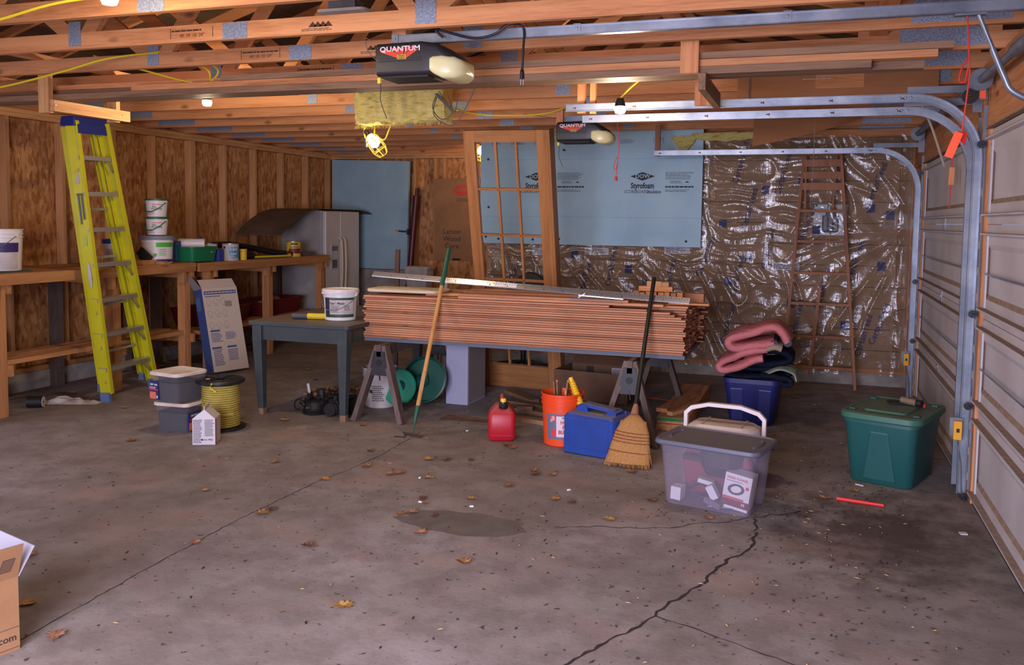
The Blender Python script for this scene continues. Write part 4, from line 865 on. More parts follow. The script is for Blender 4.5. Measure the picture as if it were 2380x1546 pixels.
# ================================================================ LEFT FLOOR GROUP
GRAVEL = M('dark_granules', rgb(26, 30, 31), .8, rgb(52, 55, 56), 160, bs=.5, bscale=140)
def cloudy(name, col, a):
    m, t, b = nodes(name); b.inputs['Base Color'].default_value = col; b.inputs['Roughness'].default_value = .35
    tr = N(t, 'ShaderNodeBsdfTransparent'); tr.inputs[0].default_value = (.9, .88, .93, 1); mx = N(t, 'ShaderNodeMixShader'); mx.inputs[0].default_value = a
    t.links.new(tr.outputs[0], mx.inputs[1]); t.links.new(b.outputs[0], mx.inputs[2]); t.links.new(mx.outputs[0], t.nodes['Material Output'].inputs['Surface']); return m
CLR = cloudy('clear_tub', rgb(176, 172, 178), .16)
LBB = M('tub_label_blue', rgb(40, 40, 96), .5); LBO = M('tub_label_orange', rgb(222, 112, 78), .5)
def screwtub(label, loc, rz, flip):
    t = thing('fastener_tub', label, 'tub', loc, rz)
    MB().loft([rr(0, 0, .26, .26, .04, 0), rr(0, 0, .285, .285, .045, .15), rr(0, 0, .295, .295, .045, .153), rr(0, 0, .30, .30, .045, .20)], ca=True, cb=False).build('body', CLR, t, smooth=40)
    MB().loft([rr(0, 0, .25, .25, .036, .006), rr(0, 0, .272, .272, .04, .145)]).build('contents', GRAVEL, t, smooth=40)
    MB().loft([rr(0, 0, .315, .315, .05, .198), rr(0, 0, .318, .318, .05, .215), rr(0, 0, .30, .30, .045, .222), rr(0, 0, .27, .27, .04, .217)]).build('lid', M('lid_cream', rgb(226, 214, 204), .45, rgb(206, 180, 160), 6) if 'lid_cream' not in bpy.data.materials else bpy.data.materials['lid_cream'], t, smooth=40)
    g = -.1435
    if flip:
        mb = MB().box(-.135, .08, -.147, -.143, .02, .15); o = mb.build('label', LBB, t); MB().box(-.125, .06, -.1482, -.147, .02, .075).build('label_photo', LBO, o); text('DRYWALL', WHITE, o, (-.06, -.149, .125), .02, bold=.04); mb = MB(); lines(mb, -.12, .06, .08, .108, 2, -.1485); mb.build('fine_print', RED, o, fix=False)
    else:
        mb = MB().box(-.145, -.05, -.147, -.140, .015, .15); o = mb.build('label', LBB, t); MB().box(-.140, -.075, -.1482, -.147, .018, .07).build('label_photo', LBO, o); MB().box(-.145, -.05, -.1482, -.147, .082, .092).build('label_stripe', RED, o); text('GRIP', WHITE, o, (-.118, -.149, .125), .018, bold=.04); text('NAIL', WHITE, o, (-.072, -.149, .125), .018, bold=.04); MB().box(-.07, -.053, -.1483, -.147, .025, .045).build('price_tag', WHITED, o)
        mb = MB(); lines(mb, -.14, -.06, .093, .11, 2, -.1485); mb.build('fine_print', WHITE, o, fix=False)
    return t
screwtub('clear plastic fastener tub with cream lid, lower of the two stacked', (-4.46, 5.47, 0), .044+PI/2, True)
screwtub('clear plastic fastener tub with orange label, on top of the stack', (-4.485, 5.46, .223), -.178, False)
t = thing('milk_carton', 'white gable-top carton of patching compound in front of the yellow spool', 'carton', (-4.03, 5.19, 0), .42)
CTW = M('carton_white', rgb(214, 204, 206), .5); w = .078; mb = MB()
mb.add([(-w, -w, 0), (w, -w, 0), (w, w, 0), (-w, w, 0), (-w, -w, .185), (w, -w, .185), (w, w, .185), (-w, w, .185), (-.0, -w*.9, .245), (.0, w*.9, .245), (-.0, -w*.9, .27), (.0, w*.9, .27), (.006, -w*.9, .27), (.006, w*.9, .27), (.006, -w*.9, .245), (.006, w*.9, .245)],
       [(3, 2, 1, 0), (0, 1, 5, 4), (1, 2, 6, 5), (2, 3, 7, 6), (3, 0, 4, 7), (4, 8, 9, 7), (5, 6, 15, 14), (4, 5, 14, 8), (7, 9, 15, 6), (8, 10, 11, 9), (14, 15, 13, 12), (10, 12, 13, 11), (8, 14, 12, 10), (9, 11, 13, 15)])
mb.build('carton', CTW, t)
mb = MB(); lines(mb, -.072, -.006, .01, .18, 15, -w-.0008, .5); lines(mb, .006, .072, .06, .18, 11, -w-.0008, .5); mb.build('fine_print', M('print_grey', rgb(96, 90, 104), .7), t, fix=False)
MB().box(w-.001, w+.001, -w+.002, -w+.022, 0, .185).build('red_stripe', M('stripe_red', rgb(150, 44, 50), .5), t); text('A.C. PRO', INK, t, (.03, -w-.001, .035), .016, bold=.03); MB().lathe([(0, 0), (.007, 0), (.007, .001), (0, .001)], 10, (-.012, -w, .035), Matrix.Rotation(PI/2, 3, 'X')).build('emblem', INK, t)
t = thing('wire_spool', 'large spool of yellow electrical cable with a black flange', 'spool', (-4.21, 5.59, 0))
SPB = M('spool_black', rgb(30, 29, 31), .45); MB().lathe([(0, 0), (.18, 0), (.18, .016), (.115, .02), (.115, .355), (.0, .355)], 32, ca=True).build('core', SPB, t, smooth=35)
mb = MB().lathe([(.04, .352), (.175, .352), (.18, .358), (.18, .372), (.172, .378), (.05, .374), (.04, .37)], 36, ca=False, cb=False)
for q in range(4): mb.lathe([(.065+.027*q, .374), (.070+.027*q, .381), (.075+.027*q, .374)], 32, ca=False, cb=False)
for q in range(8): a = 2*PI*q/8; mb.obox((.11*math.cos(a), .11*math.sin(a), .378), .12, .006, .008, (0, 0, a))
mb.build('top_flange', SPB, t, smooth=35)
WY = M('cable_yellow', rgb(198, 178, 86), .45, rgb(178, 158, 70), 20); cm = MB()
for q in range(19):
    z = .028+.0168*q; cm.lathe([(.12, z-.008), (.136, z-.006), (.1395-(.0 if q > 5 else -.004), z), (.136, z+.006), (.12, z+.008)], 30, (random.uniform(-.002, .002), 0, 0), ca=False, cb=False)
cm.build('cable_turns', WY, t, smooth=50); MB().tube(spline([(-.12, -.07, .22), (-.03, -.142, .18), (.09, -.112, .13), (.135, -.03, .12)], 6), .007, 6).build('loose_turn', WY, t, smooth=50); MB().tube([(.06, -.13, .30), (.02, -.15, .335), (.055, -.175, .37)], .006, 6).build('cable_end', CORDY, t)
MB().obox((-.05, -.08, .385), .03, .012, .006, (0, 0, .6)).build('wood_chip', FIR[0], t)

# tall white and blue carton leaning on the bench leg
t = thing('toilet_carton', 'tall white and blue product carton leaning open against the workbench', 'carton', (-5.66, 7.42, .032), rot=(math.radians(-13.5), 0, math.radians(72)))
CW = M('carton_grey_white', rgb(206, 190, 176), .6); CB = M('carton_blue', rgb(58, 84, 140), .55); Hc = .86; wd_, dp = .42, .13
MB().box(0, wd_, 0, dp, 0, Hc).build('carton', CW, t); MB().box(-.002, .0, .0, dp, .0, Hc).build('blue_side', CB, t)
MB().bar((wd_/2, .0, Hc), (wd_/2, .055, Hc+.10), wd_*.98, .004, (0, 1, 0)).build('front_flap', CW, t); MB().bar((0, dp/2, Hc), (-.10, dp/2, Hc+.13), .004, dp*.95, (0, 1, 0)).build('side_flap', M('flap_grey', rgb(150, 146, 150), .6), t)
mb = MB().box(.02, wd_-.02, -.0015, 0, Hc-.065, Hc-.03); mb.build('title_bar', CB, t); mb = MB(); lines(mb, .03, wd_-.03, Hc-.06, Hc-.035, 1, -.002, .5, rag=.02); mb.build('title', CW, t, fix=False)
mb = MB(); lines(mb, .03, .22, Hc-.095, Hc-.075, 1, -.001); lines(mb, .03, .15, .06, .23, 10, -.001); lines(mb, .03, .16, .30, .40, 6, -.001); lines(mb, .2, .33, .32, .40, 5, -.001); lines(mb, .2, .34, .10, .22, 7, -.001); mb.build('fine_print', CB, t, fix=False)
for x, z in ((.02, .235), (.2, .235), (.03, .41)): MB().box(x, x+.11, -.0015, 0, z, z+.018).build('heading', CB, t)
pb = MB()
for i in range(3):
    for j in range(3):
        cx, cz = .06+.085*i, .72-.12*j
        pts = [(cx+.03*math.cos(a), -.001, cz+.026*math.sin(a)*(1+.3*math.cos(3*a+i))) for a in [2*PI*q/14 for q in range(15)]]; pb.tube(pts, .0012, 3); lines(pb, cx-.02, cx+.03, cz-.045, cz-.035, 1, -.001)
pb.build('assembly_drawings', M('drawing_ink', rgb(120, 116, 120), .7), t)
MB().box(.25, .33, -.0012, 0, .66, .72).build('barcode_panel', M('barcode', rgb(150, 142, 136), .6), t)
mb = MB()
for q in range(4): mb.box(-.0035, -.002, .02+.03*q, .045+.03*q, .0, .07+.06*((q*7) % 3)/2)
mb.build('skyline_print', M('print_navy', rgb(52, 60, 110), .6), t); MB().box(-.0035, -.002, .05, .12, Hc-.22, Hc-.08).build('emblem', M('emblem_blue', rgb(84, 108, 160), .5), t)

# machine under the table
t = thing('pump_motor', 'greasy black engine part with a white stub pipe lying under the grey table', 'engine part', (-3.72, 6.35, 0))
GRS = M('greasy_black', rgb(14, 12, 11), .65, rgb(34, 28, 24), 34, bs=.6, bscale=60)
MB().lathe([(0, 0), (.10, 0), (.105, .012), (.09, .02), (.10, .035), (.085, .045), (.085, .10), (.07, .115), (0, .12)], 18, (-.1, -.05, 0)).build('housing', GRS, t, smooth=40)
MB().loft([rr(.1, 0, .26, .17, .03, .02), rr(.1, 0, .26, .17, .03, .12), rr(.1, 0, .22, .14, .02, .135)]).build('block', GRS, t, smooth=40)
MB().lathe([(.0, -.02), (.05, -.02), (.055, -.012), (.04, 0), (.055, .012), (.05, .02), (0, .02)], 20, (.09, -.13, .06), Matrix.Rotation(PI/2, 3, 'X')).build('pulley', GRS, t, smooth=40)
MB().lathe([(0, .12), (.03, .12), (.03, .19), (.026, .195), (0, .195)], 14, (-.07, .0, 0)).build('filler_cap', GRS, t, smooth=40); MB().tube([(-.16, -.02, .12), (-.17, -.02, .16)], .02, 10).build('port', GRS, t, smooth=40); MB().tube([(-.17, -.02, .15), (-.185, -.02, .235)], .012, 8).build('stub_pipe', WHITED, t, smooth=40)
MB().tube([(-.26+.05*math.cos(a), -.03, .05+.05*math.sin(a)) for a in [2*PI*i/14 for i in range(15)]], .008, 6).build('ring', GRS, t); MB().box(.0, .22, -.02, .08, .135, .15).build('cover_plate', GRS, t, bevel=.004)
for x, z in ((-.12, .06), (.1, .05), (.17, .09)): MB().lathe([(0, 0), (.010, 0), (.010, .012), (0, .012)], 8, (x, -.13 if x < .05 else -.085, z), Matrix.Rotation(PI/2, 3, 'X')).build('bolt', STEELD, t)
rg = random.Random(21); mb = MB()
for q in range(46):
    a = rg.uniform(0, 6.28); x, y, z = rg.uniform(-.2, .22), rg.uniform(-.14, .06), rg.uniform(.015, .15); l = rg.uniform(.015, .05)
    if q % 3 == 0: mb.tube([(x, y, z), (x+l*math.cos(a), y-.02, z+l*.6)], rg.uniform(.005, .013), 6)
    else: mb.obox((x, y, z), l, rg.uniform(.01, .03), rg.uniform(.01, .04), (rg.uniform(-.5, .5), rg.uniform(-.5, .5), a))
for q in range(6): mb.lathe([(0, 0), (.055, 0), (.055, .004), (0, .004)], 16, (.02, -.06, .03+.014*q))
mb.build('engine_fittings', [GRS], t)['kind'] = 'stuff'
# heap of dead leaves behind it
LEAFS = [M('leaf_%d' % i, rgb(*c), .75, rgb(*d), 60) for i, (c, d) in enumerate((((160, 112, 60), (120, 76, 40)), ((190, 148, 74), (150, 104, 52)), ((118, 76, 48), (80, 50, 34)), ((176, 124, 88), (130, 84, 58))))]
OUT = [(0, -.5), (.10, -.42), (.30, -.40), (.22, -.22), (.46, -.14), (.40, .0), (.24, .02), (.50, .22), (.30, .26), (.26, .42), (.08, .34), (0, .55)]
def leafmesh(i, curl, s=.062):
    pts = OUT+[(-x, y) for x, y in OUT[-2:0:-1]]; mb = MB(); rg = random.Random(i)
    f = lambda x, y: (x*s*(1+.2*rg.random()), y*s*(1+.2*rg.random()), .006+curl*(x*x*1.6+.35*y*y)*s+rg.uniform(0, .006))
    vs = [(0, 0, .005)]+[f(x, y) for x, y in pts]; n = len(pts); mb.add(vs, [(0, j+1, (j+1) % n+1) for j in range(n)])
    mb.tube([(0, -.5*s, .006), (.01, -.85*s, .008)], .0011, 4); return mb.mesh('dry_leaf', LEAFS[i % 4], fix=False)
LM = [leafmesh(i, c) for i, c in enumerate((.7, .4, .9, .6, 1.1, .3, .8, .5))]
mb = MB(); rg = random.Random(3)
for q in range(420):
    a, r_ = rg.uniform(0, 6.28), math.sqrt(rg.random()); x, y = .50*r_*math.cos(a), .30*r_*math.sin(a); z = .10*(1-r_)*rg.random()+.006; s = rg.uniform(.03, .06); e = Euler((rg.uniform(-.7, .7), rg.uniform(-.7, .7), rg.uniform(0, 6))).to_matrix()
    pts = OUT[::2]+[(-u, v) for u, v in OUT[-2:0:-2]]; mb.add([Vector((x, y, z))+e@Vector((u*s, v*s, .2*s*u*u)) for u, v in pts], [tuple(range(len(pts)))], rg.randrange(4))
mb.v = [(a, b, max(.002, c)) for a, b, c in mb.v]
o = mb.build('leaf_heap', LEAFS, None, fix=False); o.location = (-3.85, 7.05, 0); tag(o, 'heap of dead brown leaves on the floor behind the grey table', 'leaves', kind='stuff')
# single leaves across the floor
LV = [(-4.54, 5.02), (-2.37, 5.34), (-2.1, 5.42), (-2.41, 4.98), (-1.64, 5.33), (-1.35, 4.83), (-2.06, 4.56), (-2.02, 4.50), (-1.68, 4.97), (-1.8, 4.66), (-1.88, 4.31), (-2.01, 4.32), (-2.06, 4.27), (-2.78, 4.69), (-2.75, 4.09), (-2.82, 3.53), (-3.43, 3.12), (-3.01, 2.72), (-2.28, 3.68), (-3.28, 4.91), (-2.68, 5.03), (-1.78, 3.15), (-2.0, 5.86), (-1.95, 5.83), (-1.04, 5.53), (-.98, 4.59), (-.82, 4.99), (-.48, 4.80), (.29, 5.6), (-5.38, 5.88), (-1.6, 5.25), (-1.84, 4.04), (-2.76, 4.01), (-3.31, 4.25), (-2.83, 5.38), (-2.67, 2.54), (-1.49, 3.75), (-.09, 8.49), (-1.24, 4.79), (.13, 5.4), (-3.25, 6.05), (-3.9, 5.98), (-4.5, 8.0), (-4.2, 8.4), (-4.7, 8.3), (-4.05, 7.8), (-4.6, 7.6), (-3.9, 8.6), (-4.9, 8.6), (-5.0, 8.1), (-2.25, 5.36), (-2.45, 4.93), (-1.5, 5.28), (-2.2, 4.95)]
LEAVES = []
for i, (x, y) in enumerate(LV):
    o = bpy.data.objects.new('dry_leaf', LM[i % 8]); COL.objects.link(o); o.location = (x, y, 0); s = random.uniform(.75, 1.25); o.scale = (s, s, s*.62); o.rotation_euler = (0, 0, random.uniform(0, 6.28))
    LEAVES.append(o)
DEB = MB(); rg = random.Random(5)
for q in range(900):
    x, y = rg.uniform(-4.5, .8), rg.uniform(2.6, 8.8)
    if rg.random() < .6: x = .6-abs(rg.gauss(0, .75)); y = 4.9+rg.gauss(0, 1.0)
    if x > .85: continue
    a, l, w_ = rg.uniform(0, 6.28), rg.uniform(.003, .02), rg.uniform(.002, .006); d = Vector((math.cos(a), math.sin(a), 0)); e = Vector((-d.y, d.x, 0)); c = Vector((x, y, .003))
    DEB.add([c+d*l, c+e*w_, c-d*l, c-e*w_, c+Vector((0, 0, .004))], [(0, 1, 4), (1, 2, 4), (2, 3, 4), (3, 0, 4)], 0 if rg.random() < .8 else 1)
tag(DEB.build('floor_grit', [M('grit', rgb(58, 44, 34), .9), M('straw', rgb(168, 138, 92), .8)], None, fix=False), 'crumbs, bark bits and straw strewn over the concrete', 'debris', kind='stuff')
for i, (x, y, l) in enumerate(((-2.05, 4.50, 'tiny white plastic piece beside the leaves left of the damp patch'), (-1.75, 4.53, 'tiny white pebble right of the leaf on the damp patch'), (-1.32, 5.02, 'tiny white scrap by the leaves before the orange bucket'), (-2.43, 6.18, 'small white bottle cap on the floor left of the red fuel can'), (-2.25, 4.93, 'small tan chip on the floor among the middle leaves'))):
    o = MB().loft([rr(0, 0, .024, .013, .004, 0), rr(0, 0, .022, .011, .004, .007)]).build('plastic_piece', WHITE, None); o.location = (x, y, 0); o.rotation_euler = (0, 0, .4*i); tag(o, l, 'scrap')
o = MB().tube([(.19, 5.39, .012), (.44, 5.345, .012)], [.012, .010], 8).build('red_stick', RED); tag(o, 'thin red stick on the dirty floor in front of the green tote', 'stick')
o = MB().obox((.33, 5.74, .008), .05, .012, .008, (0, 0, -.5)).build('white_peg', WHITED); tag(o, 'small pale chip at the foot of the green tote', 'scrap')
o = MB().obox((.80, 5.02, .006), .035, .03, .008, (0, 0, .2)).build('paper_scrap', WHITED); tag(o, 'small white paper scrap near the garage door bottom', 'scrap')

# ================================================================ BETWEEN THE SAWHORSES
t, R = pail('bucket', 'dirty white open bucket standing behind the left sawhorse leg', (-3.46, 6.76, 0), .128, .148, .34, WHITED, None, None, open_=True); cyl_lines(t, R, .06, .2, 8, -95, -50, INK); mb = MB(); patch(mb, R(.13)+.001, R(.16)+.001, -104, -92, .13, .16); mb.build('barcode', INK, t, fix=False)
for a in (-78, -58): text_cyl('DP', INK, t, .137, a, .23, .016, bold=.02)
GRL = M('reel_green', rgb(8, 128, 96), .4); GRD = M('reel_dark_green', rgb(10, 74, 60), .4)
t = thing('hose_reel', 'green plastic reel of two round discs leaning behind the left sawhorse', 'reel', (-3.19, 6.90, 0))
mq = Matrix.Rotation(math.radians(74), 3, 'X')@Matrix.Rotation(0, 3, 'Z')
MB().lathe([(0, 0), (.195, 0), (.20, .01), (.20, .035), (.188, .04), (.178, .012), (0, .012)], 40, (.09, .0, .225), mq).build('rear_disc', GRD, t, smooth=40)
MB().lathe([(0, 0), (.150, 0), (.155, .008), (.146, .016), (0, .016)], 36, (-.065, -.19, .185), mq).build('front_disc', GRL, t, smooth=40); MB().tube([(-.065, -.18, .185), (.09, .0, .225)], .06, 18).build('hub', GRD, t, smooth=40)
MB().lathe([(0, -.02), (.045, -.02), (.05, 0), (.045, .02), (0, .02)], 16, (.02, -.36, .05), Matrix.Rotation(PI/2, 3, 'Y')).build('wheel', DARK, t, smooth=40)
for dx in (-.05, .05): MB().tube([(.07+dx, -.035, .18), (.11+dx*.3, -.055, .30)], .003, 5).build('wire_spoke', CORDG, t)
t = thing('white_cabinet', 'narrow white box shaped cabinet standing under the siding stack', 'cabinet', (-2.875, 7.05, 0), -.03)
CAB = M('cabinet_white', rgb(168, 168, 190), .5); MB().box(-.1, .105, 0, .40, .0, .60).build('body', CAB, t, bevel=.003); MB().box(.098, .1065, .02, .38, .02, .58).build('side_panel', M('cabinet_side', rgb(150, 144, 140), .5), t)
t = thing('floor_fan', 'pale pole stand with a flat base standing behind the sawhorse', 'stand', (-3.38, 8.0, 0)); MB().lathe([(0, 0), (.2, 0), (.2, .012), (.05, .03), (0, .03)], 28).build('base', WHITED, t, smooth=40); MB().tube([(0, 0, .02), (0, 0, 1.0)], .022, 10).build('pole', WHITED, t, smooth=40); MB().tube([(-.05, 0, .1), (-.05, 0, .9)], .006, 6).build('cord', CORDG, t)
t = thing('swivel_chair', 'black swivel chair seen between the oak door and the foam board', 'chair', (-2.85, 8.85, 0))
for i in range(5):
    a = 2*PI*i/5+.3; e = Vector((.33*math.cos(a), .33*math.sin(a), .07)); lg = MB().bar((0, 0, .12), e, .045, .03, w2=.03, h2=.025).build('base_arm', BLACK, t); MB().tube([e+Vector((0, -.02, -.03)), e+Vector((0, .02, -.03))], .035, 12).build('caster', BLACK, lg, smooth=40)
MB().tube([(0, 0, .1), (0, 0, .45)], .03, 12).build('column', BLACK, t, smooth=40); MB().loft([rr(0, 0, .40, .40, .08, .45), rr(0, 0, .46, .46, .1, .49), rr(0, 0, .42, .42, .1, .53)]).build('seat', BLACK, t, smooth=50)
MB().loft([[(x, .2+.03*(z-.9)+yy, z) for x, z in [(.19*math.cos(a), .83+.22*math.sin(a)) for a in [2*PI*i/24 for i in range(24)]]] for yy in (0, .05)]).build('backrest', BLACK, t, smooth=50, bevel=.01); MB().bar((0, .2, .5), (0, .22, .75), .05, .015).build('back_bracket', BLACK, t)
t = thing('cardboard_box', 'open dark cardboard box with a white label under the siding stack', 'box', (-1.80, 7.85, 0), -.12)
for x0_, x1_, y0_, y1_ in ((-.35, .35, -.22, -.216), (-.35, .35, .216, .22), (-.35, -.346, -.22, .22), (.346, .35, -.22, .22)): MB().box(x0_, x1_, y0_, y1_, .004, .26).build('wall', CARDD, t)
MB().box(-.35, .35, -.22, .22, 0, .004).build('bottom', CARDD, t); MB().bar((0, .22, .26), (0, .30, .33), .7, .004, (0, -1, 1)).build('flap', CARDD, t)
mb = MB().box(.05, .28, .213, .2155, .15, .24); o = mb.build('label', WHITED, t); mb = MB(); lines(mb, .06, .18, .16, .23, 5, .2125); mb.build('fine_print', INKB, o, fix=False); MB().box(-.2, -.13, .213, .2155, .14, .24).build('print_block', INK, t)
# scrap timber on the floor
for i, (p, q, w_, h_, l) in enumerate((((-2.62, 7.70, .02), (-2.25, 7.33, .02), .09, .035, 'grey scrap board on the floor nearest the oak door'), ((-2.5, 7.25, .02), (-1.95, 7.1, .02), .085, .035, 'brown scrap board lying between the door and orange bucket'), ((-2.48, 7.02, .02), (-1.9, 6.86, .02), .085, .035, 'scrap board on the floor just behind the orange bucket'), ((-2.42, 6.7, .02), (-1.85, 6.58, .02), .085, .035, 'scrap board on the floor behind the red fuel can'))):
    o = MB().bar(p, q, w_, h_).build('scrap_board', OLDW[0]); tag(o, l, 'board')
o = MB().obox((-2.2, 6.90, .055), .13, .06, .035, (0, 0, .2)).build('scrap_block', OLDW[0]); tag(o, 'short wood block lying across the scrap boards', 'wood block')
mb = MB().grid(lambda u, v: (-.23+.46*u, (-.09+.18*v)*(1-.5*u), .003+.012*abs(mn.noise((u*4, v*3, 7)))), 14, 6); o = mb.build('cardboard_scrap', CARDD, None, fix=False); o.location = (-2.55, 6.55, 0); tag(o, 'torn flat piece of brown cardboard on the floor by the white cabinet', 'scrap')
o = MB().lathe([(.055, 0), (.06, 0), (.06, .014), (.05, .014)], 24, ca=False, cb=False).build('lid_ring', WHITE); o.location = (-2.38, 6.82, .002); tag(o, 'white plastic ring lid lying behind the red fuel can', 'lid')
for i, pts in enumerate((((-3.75, 8.1), (-3.55, 8.35), (-3.35, 8.15), (-3.1, 8.4), (-2.4, 8.7)), ((-1.62, 8.2), (-1.5, 8.05), (-1.38, 7.96), (-1.2, 7.9), (-1.05, 7.82)))):
    o = MB().tube([(p.x, p.y, .008) for p in spline([(x, y, 0) for x, y in pts], 8)], .006, 6).build('extension_cord', M('cord_orange', rgb(206, 78, 40), .5) if not i else bpy.data.materials['cord_orange'], None, smooth=50); tag(o, ('orange extension cord on the floor behind the white cabinet', 'orange extension cord on the floor behind the right sawhorse')[i], 'cord')
o = MB().tube([(-2.0, 9.2, .03), (-1.8, 8.95, .03), (-1.55, 8.8, .012)], .010, 6).build('white_tube', WHITED, None); tag(o, 'thin white tube on the floor by the foot of the plastic', 'tube')
# plywood offcuts by the broom
for i, (z, l, m) in enumerate(((.0, 'bottom plywood offcut of the low pile beside the right sawhorse', FIR[1]), (.05, 'green edged board on the low pile beside the right sawhorse', FIR[1]))):
    o = MB().box(-.12, .12, -.75, .75, 0, .048).build('plywood_offcut', m); o.location = (-.97, 7.52+.02*i, z); tag(o, l, 'board')
    if i: e = MB().box(-.12, .12, -.752, -.75, .018, .046).build('painted_edge', M('edge_green', rgb(34, 120, 60), .6), o)
o = MB().bar((-1.08, 6.95, .115), (-.92, 7.75, .115), .09, .03).build('scrap_board', FIR[1]); tag(o, 'weathered board lying crosswise on the green edged board', 'board')
o = MB().bar((-1.0, 6.84, .117), (-.86, 7.15, .117), .05, .03).build('scrap_board', PINE[1]); tag(o, 'short pale strip lying beside the crosswise board', 'board')

# ================================================================ BUCKET, CANS, BROOM, HOE
ORB = M('bucket_orange', rgb(232, 76, 28), .4)
t, R = pail('bucket', 'orange bucket full of wood sticks with a printed grey label', (-1.66, 6.09, 0), .130, .150, .375, ORB, None, None, open_=True)
LG = M('label_grey', rgb(104, 106, 128), .5); label_wrap(t, R, .055, .24, -125, -35, LG); label_wrap(t, R, .075, .225, -92, -36, M('label_pink', rgb(222, 196, 200), .5), off=.0015)
text_cyl('WORLD', INK, t, .144, -62, .213, .018, bold=.04, dr=.05)
for i, s in enumerate(('HOME', 'PAIL', 'BUCKET')): text_cyl(s, REDT, t, .141, -62, .18-.035*i, .036, bold=.04, sx=.85, dr=.05)
mb = MB(); patch(mb, R(.183)+.0016, R(.228)+.0016, -111, -93, .183, .228); mb.build('emblem', REDT, t, fix=False)
for i, s in enumerate(('THE', 'HOME', 'DEPOT')): text_cyl(s, WHITE, t, .1465, -102, .219-.0125*i, .013, bold=.03, dr=.05, turn=.5)
mb = MB(); patch(mb, R(.075)+.002, R(.125)+.002, -108, -92, .075, .125); mb.build('pictured_pail', REDT, t, fix=False);
rg = random.Random(8); STICKS = []
for i in range(13):
    a, r_ = rg.uniform(0, 6.28), rg.uniform(.02, .10); x, y = r_*math.cos(a), r_*math.sin(a); o = MB().bar((x*.5, y*.5, .015), (x*1.1, y*1.1, .36+rg.uniform(0, .10)), .022, .012, (1, 0, 0)).build('wood_stick', (FIR+OLDW)[rg.choice((2, 2, 5))]); o.location = (-1.66, 6.09, 0)
    STICKS.append((x, o))
for i, (x, o) in enumerate(sorted(STICKS, key=lambda q: q[0])): tag(o, 'thin wood stick in the orange bucket, %s from the left of the bunch' % ('leftmost' if i == 0 else ORD[i]), 'stick', 'wood sticks in the orange bucket')
t = thing('fuel_can', 'red plastic fuel can with a black and yellow spout cap', 'fuel can', (-2.11, 6.06, 0), .32); FR = M('can_red', rgb(176, 22, 40), .45, dust=rgb(150, 96, 84)); mb = MB()
mb.loft([rr(0, 0, .16, .17, .03, 0), rr(0, 0, .195, .20, .035, .015), rr(0, 0, .198, .205, .035, .11), rr(0, 0, .198, .205, .035, .19), rr(0, .01, .17, .19, .035, .215), rr(0, .02, .10, .15, .03, .252), rr(0, .02, .07, .12, .025, .262)]); mb.build('body', FR, t, smooth=50)
MB().lathe([(.031, .235), (.034, .24), (.034, .262), (.028, .268), (.026, .285), (0, .285)], 18, (.01, -.055, .0)).build('collar', BLACK, t, smooth=40); MB().lathe([(.021, .282), (.021, .305), (.018, .309), (0, .309)], 16, (.01, -.055, 0), ca=False).build('cap', M('cap_yellow', rgb(226, 196, 40), .4), t, smooth=40)
MB().tube(spline([(.0, -.02, .255), (0, -.0, .295), (0, .05, .31), (0, .10, .28), (0, .11, .23)], 5), .016, 10).build('handle', FR, t, smooth=50); MB().loft([rr(0, 0, .2005, .2075, .035, .044), rr(0, 0, .2005, .2075, .035, .048)]).build('seam', FR, t)
t = thing('water_can', 'square blue jerrycan with a yellow ribbed spout', 'jerrycan', (-1.36, 5.95, 0), math.radians(-14)); BC = M('can_blue', rgb(20, 62, 144), .55, rgb(20, 54, 128), 8, dust=rgb(112, 104, 106)); mb = MB()
prof = [(-.19, 0), (.19, 0), (.195, .02), (.195, .255), (.17, .280), (-.165, .288), (-.195, .255), (-.195, .02)]
def inset(y, k): return [(x*k, y, .145+(z-.145)*k) for x, z in prof]
mb.loft([inset(-.155, .94), inset(-.14, 1), inset(.14, 1), inset(.155, .94)])
mb.loft([[(x, y, z) for x, z in ((-.165, .262), (-.05, .275), (-.062, .322), (-.10, .338), (-.13, .325))] for y in (-.06, .06)]); mb.loft([[(x, y, z) for x, z in ((.085, .27), (.165, .26), (.16, .30), (.13, .316), (.10, .312))] for y in (-.06, .06)]); mb.build('body', BC, t, smooth=40)
MB().loft([[(x, y, z+dz) for y, dz in ((-.055, -.012), (-.04, .014), (.04, .014), (.055, -.012))] for x, z in ((-.11, .326), (-.06, .324), (.06, .312), (.14, .302))]).build('handle', BC, t, smooth=40, bevel=.004); MB().box(-.045, .08, -.09, .09, .279, .2865).build('dust_tray', M('dust', rgb(120, 104, 88), .9), t)
MB().prism([(-.15, .05), (.15, .05), (.15, .25), (-.15, .25)], 1, -.1585, -.153).build('side_panel', BC, t, bevel=.004)
for x in (.15, .178): MB().lathe([(0, 0), (.010, 0), (.010, .028), (0, .03)], 10, (x-.01, .08, .265)).build('vent_plug', BC, t)
MB().lathe([(0, 0), (.04, 0), (.042, .006), (.036, .05), (.0, .05)], 18, (-.155, .05, .262), Matrix.Rotation(-.42, 3, 'Y')).build('collar', BLACK, t, smooth=40)
ax_ = (Matrix.Rotation(-.42, 3, 'Y')@Vector((0, 0, 1))); b0 = Vector((-.155, .05, .262))+ax_*.05; pts, rs = [], []
for i in range(34): pts.append(b0+ax_*(.006*i)); rs.append((.026 if i % 3 else .032)*(1-.008*i) if i < 28 else .017)
MB().tube(pts, rs, 12).build('spout', M('spout_yellow', rgb(232, 180, 30), .4), t, smooth=30)
